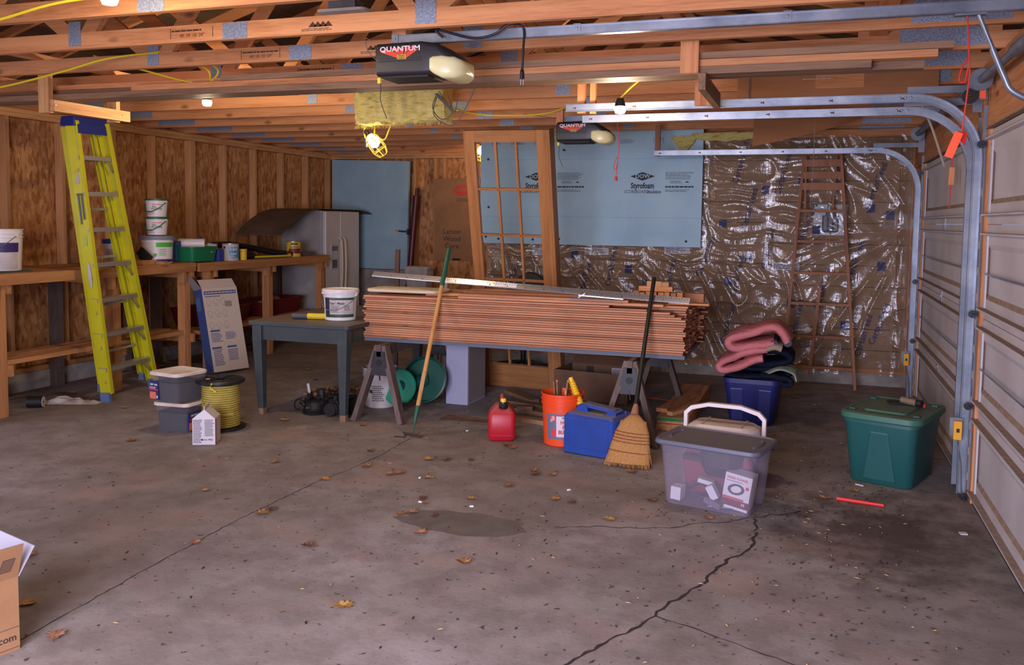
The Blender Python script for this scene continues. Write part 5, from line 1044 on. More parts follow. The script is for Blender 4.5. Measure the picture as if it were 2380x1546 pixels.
# broom
t = thing('broom', 'straw broom with a black handle standing against the siding stack', 'broom', (-1.07, 5.62, 0)); b = Vector((-.02, .74, 1)).normalized(); STR = M('straw_bristle', rgb(196, 144, 82), .8, rgb(150, 102, 54), 18, stretch=(14, 14, 1), bs=.6, bscale=30)
def bp_(h): return Vector((-.03*min(1, h/.3), .78*h*.95, h))
HP = lambda z: Vector((-.02-.0*z, .74*z, z))
MB().tube([HP(.36), HP(1.0), HP(1.19)], [.016, .0155, .0155], 10).build('handle', M('handle_black', rgb(16, 18, 16), .45), t, smooth=40); MB().tube([HP(.30), HP(.325), HP(.365)], [.030, .026, .016], 12).build('ferrule', M('ferrule_tan', rgb(150, 100, 74), .5), t, smooth=40)
rg = random.Random(2); mb = MB(); ux = Vector((1, 0, 0)); 
prof_b = [(.305, .030, .028), (.26, .085, .035), (.2, .115, .04), (.1, .135, .042), (.03, .145, .04)]
rings = []
for z, w_, d_ in prof_b:
    c = HP(z); rings.append([c+Vector((w_*math.cos(a)*(1+.02*math.sin(9*a)), d_*math.sin(a), 0)) for a in [2*PI*i/40 for i in range(40)]])
MB().loft(rings).build('straw_bundle', STR, t, smooth=70)
for q in range(420):
    u, v_ = rg.uniform(-1, 1), rg.uniform(-1, 1)*.9; w0 = math.sqrt(max(0, 1-u*u)); p = HP(.27)+Vector((.085*u, -.034*w0*abs(v_)*1.02, 0)); m_ = HP(.1)+Vector((.136*u, -.044*w0*abs(v_), 0)); e = HP(rg.uniform(-.0, .03)+.004)+Vector((.15*u+rg.uniform(-.012, .012), -.045*w0*abs(v_), 0)); mb.tube([p, m_, e], .0018, 3, cap=False)
mb.v = [(x, y, max(z, .001)) for x, y, z in mb.v]; mb.build('bristles', STR, t, fix=False)['kind'] = 'stuff'
for z, w_ in ((.205, .114), (.186, .119), (.168, .123), (.15, .127), (.095, .137)):
    MB().tube([HP(z)+Vector((w_*1.02*math.cos(a), .047*math.sin(a), .012*math.cos(a)*-.6)) for a in [PI+PI*i/16 for i in range(17)]], .0022, 5).build('stitching', M('stitch_red', rgb(112, 34, 30), .7) if z > .2 else bpy.data.materials['stitch_red'], t)
# hoe
t = thing('hoe', 'garden hoe with a green gripped wooden handle leaning on the straightedge', 'hoe', (-2.73, 5.86, 0)); HH = lambda z: Vector((-.012, .5*z, z)); HW = wood('hoe_wood', rgb(206, 150, 88), rgb(172, 116, 62), 2, r=.4, rand=0, knots=False); HG = M('hoe_green', rgb(30, 84, 62), .45)
MB().tube([HH(.19), HH(1.15)], .0165, 12).build('handle', HW, t, smooth=40); MB().tube([HH(1.08), HH(1.365), HH(1.375)], [.0195, .0195, .012], 12).build('grip', HG, t, smooth=40); MB().tube([HH(.09), HH(.13), HH(.21)], [.008, .015, .019], 12).build('socket', HG, t, smooth=40); MB().tube([HH(.03), HH(.1)], .007, 8).build('neck', HG, t, smooth=40)
MB().prism([(-.085, .035), (.085, .020), (.07, -.000), (-.07, .012)], 1, -.015, -.011).build('blade', M('hoe_blade', rgb(64, 44, 40), .5, met=.3), t); MB().tube([(-.05, -.015, .02), (-.05, -.05, .001)], .003, 6).tube([(-.05, -.04, .003), (-.13, -.05, .003)], .005, 6).build('tine', DARK, t)
MB().loft([[HH(z)+Vector((.0172*math.cos(a), .0172*math.sin(a), 0)) for a in [PI*1.1+PI*.7*i/8 for i in range(9)]] for z in (.32, .44)], closed=False, ca=False, cb=False).build('label', WHITED, t, fix=False)
# ================================================================ RIGHT FLOOR GROUP
t = thing('storage_tote', 'clear plastic tote with a dusty grey lid and odds and ends inside', 'tote', (-.475, 5.08, 0), -.24)
CT = cloudy('clear_tote_plastic', rgb(178, 168, 182), .26); LIDG = M('tote_lid_grey', rgb(92, 92, 108), .5, dust=rgb(104, 94, 86)); mb = MB()
mb.loft([rr(0, 0, .47, .29, .035, .002), rr(0, 0, .49, .31, .04, .015), rr(0, 0, .55, .36, .05, .345), rr(0, 0, .57, .38, .05, .347), rr(0, 0, .57, .38, .05, .36)], cb=False); mb.build('body', CT, t, smooth=40)
MB().loft([rr(0, 0, .60, .41, .055, .350), rr(0, 0, .61, .42, .06, .358), rr(0, 0, .60, .41, .055, .376), rr(0, 0, .57, .38, .05, .378), rr(0, 0, .56, .37, .05, .372)]).build('lid', LIDG, t, smooth=40)
for s in (-1, 1): MB().tube([(s*.235+.035*math.cos(a)*.6, .09*math.sin(a), .374) for a in [PI*i/8*(1)-PI/2 for i in range(9)]] if s > 0 else [(s*.235-.035*math.cos(a)*.6, .09*math.sin(a), .374) for a in [PI*i/8-PI/2 for i in range(9)]], .007, 6).build('lid_clip', LIDG, t)
# what is in it
def inside(name, label, cat, mb, mat, loc, rot=(0, 0, 0)):
    o = mb.build(name, mat, None, bevel=.002); m_ = t.matrix_basis
    o.location = Matrix.Translation(t.location)@Matrix.Rotation(-.24, 4, 'Z')@Vector(loc); o.rotation_euler = (rot[0], rot[1], rot[2]-.24); return tag(o, label, cat)
bx = thing('hose_box', 'white and red vacuum hose carton inside the clear tote', 'box', tuple(Matrix.Translation(t.location)@Matrix.Rotation(-.24, 4, 'Z')@Vector((.135, -.02, .012))), rot=(0, math.radians(8), -.20))
MB().box(-.075, .075, -.06, .06, 0, .20).build('carton', WHITE, bx)
MB().box(-.0752, .0752, -.0608, -.060, .015, .055).build('red_band', M('dark_red_band', rgb(110, 26, 50), .5), bx); MB().box(-.0752, .045, -.0606, -.060, .056, .068).build('red_stripe', REDT, bx)
mb = MB().loft([[(.047*math.cos(a)*k-.005, -.0612, .115+.032*math.sin(a)*k+.004*math.cos(a)) for a in [2*PI*i/28 for i in range(28)]] for k in (1, .62)], ca=False, cb=False); mb.build('hose_picture', M('hose_print', rgb(62, 58, 82), .6), bx, fix=False)
text('WIND-TUNNEL', REDT, bx, (-.005, -.0612, .175), .019, bold=.03, sx=.9); text('H', WHITE, bx, (.045, -.0615, .037), .024, bold=.03); MB().lathe([(0, 0), (.010, 0), (.010, .001), (0, .001)], 14, (.055, -.0602, .135), Matrix.Rotation(PI/2, 3, 'X')).build('seal', REDT, bx)
mb = MB(); lines(mb, -.065, .03, .155, .162, 1, -.0612); mb.build('fine_print', INK, bx, fix=False)
inside('white_box', 'small white box at the left end inside the clear tote', 'box', MB().box(-.03, .03, -.04, .04, 0, .075), WHITE, (-.20, -.06, .012), (0, .05, 0))
inside('white_box', 'white block tilted in the middle inside the clear tote', 'box', MB().box(-.022, .022, -.03, .03, -.04, .04), WHITE, (.01, -.06, .085), (0, -.5, .1))
inside('white_box', 'second white packet lying behind the tilted block in the tote', 'box', MB().box(-.045, .045, -.03, .03, -.012, .012), WHITE, (-.06, .02, .115), (0, .2, .2))
inside('tape_roll', 'grey battery pack lying at the bottom of the clear tote', 'gadget', MB().box(-.04, .03, -.02, .02, 0, .03).box(.03, .065, -.022, .022, 0, .034), M('gadget_grey', rgb(110, 104, 110), .5), (.01, -.09, .02), (0, .25, -.2))
inside('cable_bundle', 'tangle of dark and silver leads at the bottom of the clear tote', 'cables', MB().tube(spline([(-.12, -.05, 0), (-.05, .03, .03), (-.1, .06, .06), (-.15, -.02, .04), (-.04, -.06, .02), (.06, -.02, .03), (-.02, .05, .06), (-.14, .0, .08)], 6), .007, 6), M('lead_dark', rgb(60, 62, 74), .4), (.0, .0, .022))
inside('tripod_head', 'black round device wrapped in dark cloth inside the clear tote', 'device', MB().loft([rr(0, 0, .16, .16, .05, 0), rr(0, 0, .22, .2, .07, .06), rr(0, 0, .24, .2, .07, .12), rr(0, 0, .18, .16, .05, .16)]), DARK, (.02, .05, .16))
inside('black_brush', 'flat black brush beside the dark device inside the clear tote', 'brush', MB().box(-.07, .06, -.03, .03, 0, .03), DARK, (-.12, .0, .235)); inside('red_cloth', 'dull red cloth crumpled at the back of the clear tote', 'cloth', MB().loft([rr(0, 0, .36, .05, .02, 0), rr(0, 0, .42, .08, .03, .2), rr(0, 0, .3, .04, .015, .3)]), M('red_cloth', rgb(132, 52, 60), .8), (-.03, .115, .02))
inside('paper_sheet', 'pale paper sheet lying on the floor of the clear tote', 'paper', MB().box(-.09, .09, -.1, .08, 0, .004), M('paper_blue', rgb(170, 176, 206), .6), (.06, .0, .014), (0, 0, .3))

t = thing('cooler', 'white lidded picnic cooler with a raised handle behind the clear tote', 'cooler', (-.48, 5.64, 0), -.13); CW2 = M('cooler_white', rgb(222, 208, 206), .4, dust=rgb(206, 186, 166)); CR = M('cooler_red', rgb(128, 34, 34), .45)
MB().loft([rr(0, 0, .40, .24, .06, 0), rr(0, 0, .44, .28, .07, .24)]).build('body', CR, t, smooth=40)
MB().loft([rr(0, 0, .45, .29, .08, .235), rr(0, 0, .46, .30, .09, .25), rr(0, 0, .46, .30, .09, .285), rr(0, 0, .43, .27, .08, .325), rr(0, 0, .36, .22, .06, .345)]).build('lid', CW2, t, smooth=35)
MB().box(-.12, .12, -.1545, -.13, .235, .295).build('latch', CW2, t, bevel=.006)
for x in (-.12, .12): MB().box(x-.006, x+.006, -.11, .12, .335, .3485).build('lid_groove', M('groove', rgb(176, 160, 142), .6) if x < 0 else bpy.data.materials['groove'], t)
MB().loft([[(p[0]+dx, p[1]+dy, p[2]+dz) for dx, dy, dz in q] for p, q in [((x, 0, z), q) for x, z, q in [(-.245, .19, ((-.012, -.018, 0), (.012, -.018, 0), (.012, .018, 0), (-.012, .018, 0))), (-.245, .385, ((-.012, -.018, .01), (.012, -.018, 0), (.012, .018, 0), (-.012, .018, .01))), (-.21, .425, ((-.006, -.018, .012), (.006, -.018, -.012), (.006, .018, -.012), (-.006, .018, .012))), (-.1, .455, ((0, -.022, .012), (0, -.022, -.012), (0, .022, -.012), (0, .022, .012))), (.1, .455, ((0, -.022, .012), (0, -.022, -.012), (0, .022, -.012), (0, .022, .012))), (.21, .425, ((.006, -.018, .012), (-.006, -.018, -.012), (-.006, .018, -.012), (.006, .018, .012))), (.245, .385, ((.012, -.018, .01), (-.012, -.018, 0), (-.012, .018, 0), (.012, .018, .01))), (.245, .19, ((.012, -.018, 0), (-.012, -.018, 0), (-.012, .018, 0), (.012, .018, 0)))]]]).build('handle', CW2, t, bevel=.003)
for s in (-1, 1): MB().lathe([(0, 0), (.022, 0), (.02, .012), (0, .012)], 14, (s*.235, 0, .22), Matrix.Rotation(s*PI/2, 3, 'Y')).build('pivot', CW2, t)
def tote(name, label, loc, rz, w0, d0, w1, d1, h, mat, cat='tote'):
    t = thing(name, label, cat, loc, rz)
    MB().loft([rr(0, 0, w0-.03, d0-.03, .04, 0), rr(0, 0, w0, d0, .05, .015), rr(0, 0, w1, d1, .055, h-.035), rr(0, 0, w1+.02, d1+.02, .06, h-.035), rr(0, 0, w1+.02, d1+.02, .06, h), rr(0, 0, w1-.005, d1-.005, .05, h), rr(0, 0, w0-.02, d0-.02, .04, .02)]).build('body', mat, t, smooth=40); return t
GTM = M('tote_green', rgb(28, 84, 80), .45, bs=.05, bscale=160); GTL = M('tote_green_lid', rgb(50, 100, 80), .5, dust=rgb(92, 100, 80))
t = tote('storage_tote', 'dark green storage tote with lid standing by the garage door', (.53, 6.03, 0), -.36, .37, .50, .43, .60, .42, GTM)
MB().bar((0, -.251, .03), (0, -.289, .345), .20, .022, (0, -1, 0), w2=.11).build('moulded_panel', GTM, t, bevel=.012)
MB().loft([rr(0, 0, .475, .645, .08, .405), rr(0, 0, .49, .66, .085, .415), rr(0, 0, .485, .655, .08, .445), rr(0, 0, .44, .61, .07, .452), rr(0, 0, .43, .60, .07, .445)]).build('lid', GTL, t, smooth=40); MB().loft([rr(0, 0, .26, .40, .03, .446), rr(0, 0, .25, .39, .03, .456)]).build('lid_boss', GTL, t, smooth=40)
for x, y in ((-.19, -.2), (.19, -.2), (.19, .22), (-.19, .22)): MB().box(x-.018, x+.018, y-.012, y+.012, .446, .4545).build('lid_notch', GTM, t)
t = thing('charger_tool', 'small black tool with red end lying on the green tote lid', 'tool', (.60, 6.12, .457), .2); MB().box(-.09, .06, -.03, .07, 0, .012).build('case', DARK, t, bevel=.003); MB().tube([(-.02, .0, .03), (.05, -.07, .024)], .022, 12).build('barrel', M('tool_tan', rgb(120, 100, 80), .5), t, smooth=40); MB().tube([(.05, -.07, .024), (.075, -.095, .024)], .023, 12).build('grip', DARK, t, smooth=40); MB().box(.07, .10, -.08, -.05, 0, .02).build('red_tip', RED, t)
t = tote('storage_tote', 'dark blue open tote heaped with folded blankets', (-.40, 7.42, 0), -.06, .34, .46, .42, .56, .375, M('tote_blue', rgb(34, 40, 104), .45, rgb(28, 34, 92), 5))
for x in (-.11, .11): MB().bar((x*.9, -.230, .03), (x, -.268, .30), .10, .02, (0, -1, 0), w2=.11).build('moulded_panel', bpy.data.materials['tote_blue'], t, bevel=.01)
def quilt(name, c, c2):
    m, t_, b = nodes(name); v = coords(t_); col = mixc(t_, noise(t_, v, 9, 4), c, c2); t_.links.new(col, b.inputs['Base Color']); b.inputs['Roughness'].default_value = .9; b.inputs['Specular IOR Level'].default_value = .1
    vo = N(t_, 'ShaderNodeTexVoronoi'); vo.inputs['Scale'].default_value = 22; t_.links.new(v, vo.inputs['Vector']); ad = N(t_, 'ShaderNodeMath', operation='ADD'); t_.links.new(vo.outputs['Distance'], ad.inputs[0]); t_.links.new(noise(t_, v, 30, 3), ad.inputs[1]); bump(t_, b, ad.outputs[0], .5, .012); return m
PK = quilt('pink_quilt', rgb(206, 128, 128), rgb(186, 106, 104)); NV = quilt('navy_quilt', rgb(26, 30, 52), rgb(16, 18, 26)); PT = quilt('print_cloth', rgb(176, 176, 150), rgb(96, 120, 120))
def fold(path, th, y0, y1, seed, n=8):
    """thick cloth: a folded line in x,z with rounded edges, given depth in y"""
    P = spline([(x, 0, z) for x, z in path], 7); mb = MB(); rings = []
    for i, p in enumerate(P):
        d = (P[min(i+1, len(P)-1)]-P[max(i-1, 0)]).normalized(); nr = Vector((-d.z, 0, d.x)); rg_ = []
        for j in range(22):
            a = 2*PI*j/22; cy = math.copysign(abs(math.cos(a))**.35, math.cos(a)); sz = math.copysign(abs(math.sin(a))**.8, math.sin(a))
            y = (y0+y1)/2+(y1-y0)/2*cy; w_ = .010*mn.noise((p.x*9+seed, y*9, p.z*9)); rg_.append((p.x+nr.x*(th/2*sz+w_), y+.012*mn.noise((p.x*6, p.z*6, seed)), p.z+nr.z*(th/2*sz+w_)))
        rings.append(rg_)
    return mb.loft(rings)
def blanket(name, label, path, th, y0, y1, mat, seed, edge=None):
    t = thing(name, label, 'blanket', (-.40, 7.40, 0)); pth = [(x+.40, z) for x, z in path]
    fold(pth, th, y0-7.4, y1-7.4, seed).build('cloth', mat, t, smooth=80)
    if edge:
        for e in (0, -1):
            p = Vector((pth[e][0], 0, pth[e][1])); MB().tube([(p.x, y0-7.4+.01, p.z-.0), (p.x, y1-7.4-.01, p.z)], th*.42, 8).build('binding', edge, t, smooth=60)
    return t
BIND = M('binding_grey', rgb(62, 62, 74), .8)
blanket('blanket', 'dark navy blanket folded at the bottom of the heap in the blue tote', [(-.62, .40), (-.45, .385), (-.2, .40), (-.13, .43), (-.2, .46), (-.45, .45), (-.58, .47)], .05, 7.18, 7.68, NV, 1)
blanket('blanket', 'dark blanket bulging out at the right of the pile in the blue tote', [(-.5, .50), (-.3, .49), (-.15, .52), (-.13, .56), (-.25, .60), (-.45, .57)], .06, 7.2, 7.65, NV, 2)
blanket('blanket', 'rolled navy quilt hanging over the right rim of the blue tote', [(-.34, .425), (-.22, .415), (-.13, .40), (-.12, .365), (-.18, .362)], .04, 7.06, 7.14, NV, 3)
blanket('cloth', 'pale patterned cloth hanging over the right rim of the blue tote', [(-.33, .42), (-.2, .47), (-.1, .45), (-.07, .39)], .022, 7.10, 7.45, PT, 4)
blanket('blanket', 'lower pink quilted blanket folded double in the blue tote', [(-.30, .615), (-.45, .585), (-.60, .52), (-.665, .465), (-.63, .43), (-.52, .465), (-.40, .525), (-.33, .54)], .072, 7.12, 7.62, PK, 5)
blanket('blanket', 'upper pink quilted blanket with grey binding on top of the heap', [(-.15, .68), (-.19, .745), (-.26, .79), (-.42, .745), (-.56, .70), (-.60, .655), (-.55, .615), (-.40, .64), (-.25, .665)], .078, 7.12, 7.60, PK, 6, BIND)
blanket('cloth', 'beige rolled pad showing between the pink blankets', [(-.30, .625), (-.24, .64), (-.19, .63)], .06, 7.10, 7.5, M('pad_beige', rgb(150, 130, 112), .9), 7)

# delivery carton at the lower left of the view
t = thing('shipping_carton', 'brown open shipping carton with lettering standing nearest the camera', 'carton', (-2.715, 2.42, 0), rot=(0, 0, 1.28)); L_, D_, H_ = .42, .30, .275; INW = M('carton_inside', rgb(182, 176, 188), .6); th_ = .004
MB().box(-L_, 0, 0, th_, 0, H_).build('front_wall', CARD, t); MB().box(-L_, 0, D_-th_, D_, 0, H_).build('back_wall', CARD, t); MB().box(-th_, 0, th_, D_-th_, 0, H_).build('side_wall', CARD, t); MB().box(-L_, -L_+th_, th_, D_-th_, 0, H_).build('side_wall', CARD, t); MB().box(-L_+th_, -th_, th_, D_-th_, 0, th_).build('bottom', CARD, t)
fl_ = MB().add([(-L_, 0, H_), (0, 0, H_), (.0, -.05, H_+.135), (-L_, -.05, H_+.135), (-L_, th_, H_), (0, th_, H_), (.0, -.05+th_, H_+.135), (-L_, -.05+th_, H_+.135)], [(0, 1, 2, 3), (7, 6, 5, 4), (0, 4, 5, 1), (1, 5, 6, 2), (2, 6, 7, 3), (3, 7, 4, 0)]).build('front_flap', CARD, t)
def onfl(x, f): return (x, -.0512*f-.0008, H_+.135*f)
mb = MB(); mb.add([onfl(-.075, .25), onfl(-.035, .25), onfl(-.025, .62), onfl(-.065, .62)], [(0, 1, 2, 3)]); mb.build('print_block', M('print_brown', rgb(110, 80, 56), .8), fl_, fix=False)
mb = MB()
for a, b in ((onfl(-.075, .25), onfl(-.035, .25)), (onfl(-.035, .25), onfl(-.025, .62)), (onfl(-.025, .62), onfl(-.065, .62)), (onfl(-.065, .62), onfl(-.075, .25))): mb.tube([a, b], .001, 4)
for q in range(5): f = .3+.065*q; mb.tube([onfl(-.07+.002*q, f), onfl(-.036+.002*q, f)], .0006, 3)
mb.build('print_lines', INK, fl_)
MB().add([(0, .0, H_), (0, D_, H_), (.05, D_+.01, H_+.105), (.05, -.02, H_+.105), (.004, .0, H_), (.004, D_, H_), (.054, D_+.01, H_+.105), (.054, -.02, H_+.105)], [(0, 1, 2, 3), (7, 6, 5, 4), (0, 4, 5, 1), (1, 5, 6, 2), (2, 6, 7, 3), (3, 7, 4, 0)]).build('side_flap', INW, t); MB().bar((.016, .05, H_+.045), (.016, .13, H_+.045), .004, .006).build('slot', INKB, t)
text('amazon.com', INK, t, (-.012, -.0015, .052), .037, align='RIGHT', bold=.01); MB().box(-L_, 0, -.001, 0, .088, .0895).build('print_line', INK, t); MB().box(-L_, 0, -.001, 0, .012, .0135).build('print_line', INK, t)

# ================================================================ GARAGE DOOR HARDWARE
def track(name, label, y, ztop_, xstart, s, zb=.04, bright=STEEL):
    """C-channel: s=+1 web on the far side, flanges to the camera"""
    t = thing(name, label, 'track', (0, y, 0)); R_ = .36; xv = XR-.045; path = [(xstart, ztop_)]+[(xv-R_+R_*math.sin(a), ztop_-R_+R_*math.cos(a)) for a in [PI/2*i/12 for i in range(13)]]
    def sweep(P, nm):
        mb = MB(); rings = []
        for i, (x, z) in enumerate(P):
            dx, dz = P[min(i+1, len(P)-1)][0]-P[max(i-1, 0)][0], P[min(i+1, len(P)-1)][1]-P[max(i-1, 0)][1]; l = math.hypot(dx, dz); nx, nz = -dz/l, dx/l
            rings.append([(x+nx*a, b*s, z+nz*a) for a, b in ((-.024, -.026), (-.024, 0), (.024, 0), (.024, -.026), (.021, -.026), (.021, -.003), (-.021, -.003), (-.021, -.026))])
        return mb.loft(rings).build(nm, bright, t)
    sweep(path, 'horizontal_rail'); sweep([(xv, ztop_-R_), (xv, zb)], 'vertical_rail')
    n_ = 6
    for i in range(n_):
        x = xstart+.05+(xv-R_-xstart-.1)*i/(n_-1); yy = -.004 if s > 0 else -.0015; MB().box(x-.004, x+.012, yy-.0005, yy+.001, ztop_-.004, ztop_+.004).box(x+.012, x+.018, yy-.0005, yy+.001, ztop_-.008, ztop_+.008).build('slot_hole', M('rust', rgb(104, 56, 40), .8) if 'rust' not in bpy.data.materials else bpy.data.materials['rust'], t)
    for x in (xv-R_-.06, xv-R_-.03, xv-R_): MB().lathe([(0, 0), (.007, 0), (.005, .004), (0, .005)], 10, (x, -.004 if s > 0 else -.001, ztop_+.004), Matrix.Rotation(PI/2, 3, 'X')).build('bolt', STEEL, t)
    # perforated angle fixed along the jamb
    an = MB().box(xv+.024, XR-.0005, .001*s, .004*s, zb+.02, ztop_-.05).build('jamb_angle', STEELD, t)
    for q in range(12): z = .12+.15*q; MB().box(xv+.029, xv+.035, .0005*s-.002, .0045*s+.002, z, z+.045).build('slot', M('slot_light', rgb(200, 176, 150), .6) if 'slot_light' not in bpy.data.materials else bpy.data.materials['slot_light'], an)
    MB().box(xv-R_-.02, XR-.002, .003*s, .006*s, ztop_+.026, ztop_+.066).build('horizontal_angle', STEELD, t)
    MB().box(XR-.055, XR-.004, .003*s+.002, .009*s+.002, ztop_-.02, ztop_+.16).build('end_bearing_plate', STEELD, t)
    return t
trA = track('garage_door_track', 'nearer of the two steel tracks between the garage doors', 5.67, 2.335, -1.555, 1)
trB = track('garage_door_track', 'steel track just behind the nearest one between the garage doors', 5.85, 2.285, -1.49, -1)
trC = track('garage_door_track', 'far steel track in front of the plastic covered wall', 8.66, 2.268, -1.483, 1)
for t_, x, z, y, l in ((trC, -1.455, 2.27, .02, .27), (trA, -1.46, 2.335, .02, .24)): MB().box(x-.025, x+.025, y, y+.035, z-.03, z+l).build('wood_hanger', LADW if y and t_ is trC else FIR[2], t_)
MB().box(-1.40, -1.365, .02, .055, 2.30, 2.575).build('wood_hanger', FIR[2], trA); MB().obox((-1.32, .06, 2.575), .26, .06, .05, (0, .25, .3)).build('hanger_block', FIR[0], trA)
# torsion tube with its drum
t = thing('torsion_shaft', 'steel torsion tube with cable drum above the nearest garage door', 'shaft', (XR-.075, 4.3, 2.40)); MB().tube([(0, -1.6, 0), (0, 1.28, 0)], .022, 12).build('tube', STEELD, t, smooth=40); MB().tube([(0, -1.5, 0), (0, .3, 0)], .032, 14).build('spring', STEELD, t, smooth=40)
MB().lathe([(0, -.03), (.05, -.03), (.055, -.02), (.04, -.01), (.04, .015), (.06, .025), (.06, .035), (0, .035)], 20, (0, 1.2, 0), Matrix.Rotation(PI/2, 3, 'X')).build('cable_drum', STEELD, t, smooth=30); MB().lathe([(.012, -.01), (.042, -.01), (.042, .01), (.012, .01)], 18, (-.03, 1.31, -.07), Matrix.Rotation(PI/2, 3, 'X'), ca=False, cb=False).build('bearing', DARK, t); MB().box(-.0, .03, 1.19, 1.2, -.10, -.05).build('orange_mark', ORANGE, t)
t = thing('torsion_shaft', 'steel torsion tube above the far garage door', 'shaft', (XR-.075, 7.2, 2.40)); MB().tube([(0, -1.3, 0), (0, 1.5, 0)], .022, 12).build('tube', STEELD, t, smooth=40); MB().lathe([(0, -.03), (.05, -.03), (.055, -.02), (.04, -.01), (.04, .015), (.06, .025), (.06, .035), (0, .035)], 20, (0, 1.38, 0), Matrix.Rotation(PI/2, 3, 'X')).build('cable_drum', STEELD, t, smooth=30)
# photo-eye sensors
SY = M('sensor_yellow', rgb(226, 160, 28), .45)
for y, z, l in ((5.625, .42, 'yellow door sensor clipped low on the near track'), (8.60, .40, 'yellow door sensor low on the far track by the plastic')):
    t = thing('door_sensor', l, 'sensor', (.838, y, z)); MB().box(-.022, .022, -.02, .016, -.055, .055).build('housing', SY, t, bevel=.004); MB().box(-.008, .008, -.022, -.02, -.01, .012).build('lens', DARK, t); MB().box(-.04, .03, .014, .022, -.04, .07).build('clip', STEELD, t); MB().tube([(0, .02, -.05), (.03, .03, -.2), (.04, .03, -.38)], .003, 5).build('wire', CORDG, t)

# ---- openers
LENS = M('lens_cream', rgb(222, 214, 160), .3); OBK = M('opener_black', rgb(30, 29, 33), .4, rgb(40, 38, 40), 3)
def opener(label, loc, railz, x_rail_end):
    t = thing('door_opener', label, 'door opener', loc)
    w = .26
    MB().loft([rr(0, 0, w-.03, .13, .02, 0), rr(0, 0, w, .16, .025, .012), rr(0, 0, w, .16, .025, .275), rr(0, 0, w-.004, .158, .025, .29)]).v
    def ring(x, y0, y1, z0, z1, r): return [(x, p[0], p[1]) for p in rr((y0+y1)/2, (z0+z1)/2, y1-y0, z1-z0, r)]
    MB().loft([ring(0, -.115, .115, -.07, .07, .02), ring(.008, -.125, .125, -.08, .08, .022), ring(.245, -.125, .125, -.08, .084, .022), ring(.33, -.122, .122, -.08, .072, .03), ring(.40, -.11, .11, -.078, .03, .04), ring(.445, -.09, .09, -.06, -.01, .02)]).build('housing', OBK, t, smooth=40)
    MB().loft([ring(.30, -.1275, .1275, -.066, .002, .018), ring(.315, -.131, .131, -.078, .010, .025), ring(.36, -.131, .131, -.100, .012, .03), ring(.42, -.120, .120, -.102, .004, .035), ring(.452, -.09, .09, -.088, -.012, .025), ring(.466, -.05, .05, -.072, -.032, .015)]).build('lamp_lens', LENS, t, smooth=50)
    MB().box(.02, .28, -.10, .10, -.088, -.079).build('base_plate', DARK, t)
    for z in (.002, -.008, -.014): MB().box(.02, .26, -.1268, -.125, z, z+.0025).build('housing_line', DARK, t)
    y = -.1272; mb = MB()
    for pts in (((.03, .036), (.135, .0), (.145, .018), (.06, .052)), ((.085, .052), (.125, .052), (.146, .02), (.14, .016)), ((.13, .055), (.165, .055), (.157, .018), (.147, .018)), ((.175, .055), (.215, .058), (.162, .018), (.158, .016)), ((.245, .044), (.22, .058), (.165, .018), (.172, .0))): mb.add([(a, y, b) for a, b in pts], [tuple(range(len(pts)))])
    mb.build('badge_wings', M('badge_red', rgb(214, 58, 38), .5) if 'badge_red' not in bpy.data.materials else bpy.data.materials['badge_red'], t, fix=False)
    text('QUANTUM', WHITE, t, (.14, y-.0012, .047), .035, bold=.02, sx=1.25)
    MB().box(.125, .175, y-.0012, y, -.004, .02).build('badge', M('badge_gold', rgb(178, 140, 40), .5) if 'badge_gold' not in bpy.data.materials else bpy.data.materials['badge_gold'], t); text('Wayne', DARK, t, (.15, y-.002, .013), .011); text('Dalton', DARK, t, (.15, y-.002, .002), .011)
    rl = MB().box(.05, x_rail_end-loc[0], -.018, -.014, railz-loc[2]-.021, railz-loc[2]+.021).box(.05, x_rail_end-loc[0], -.018, .018, railz-loc[2]-.023, railz-loc[2]-.020).box(.05, x_rail_end-loc[0], -.03, .018, railz-loc[2]+.019, railz-loc[2]+.022).build('rail', STEEL, t)
    for q in range(4): xx = .06+(x_rail_end-loc[0]-.1)*q/3; MB().box(xx-.018, xx+.018, -.022, -.0185, railz-loc[2]-.01, railz-loc[2]+.028).build('rail_clip', STEEL, rl); MB().lathe([(0, 0), (.006, 0), (.004, .005), (0, .006)], 10, (xx, -.022, railz-loc[2]+.005), Matrix.Rotation(PI/2, 3, 'X')).build('bolt', STEEL, rl)
    MB().tube(spline([(.02, -.1, -.09), (.024, -.105, -.15), (.02, -.1, -.2), (.055, -.1, -.29)], 5), .002, 5).build('antenna_wire', INK, t); MB().box(.01, .026, -.115, -.1, -.115, -.088).build('wire_clip', CORDY, t)
    for xx in (.035, .10): MB().box(xx-.02, xx+.02, -.03, .03, .079, railz-loc[2]-.02).build('rail_bracket', STEEL, t)
    return t
op1 = opener('black garage door opener with cream lens nearest the camera', (-2.11, 4.18, 2.395), 2.51, .86)
op2 = opener('black garage door opener with cream lens before the blue foam board', (-2.045, 7.28, 2.34), 2.455, .86)
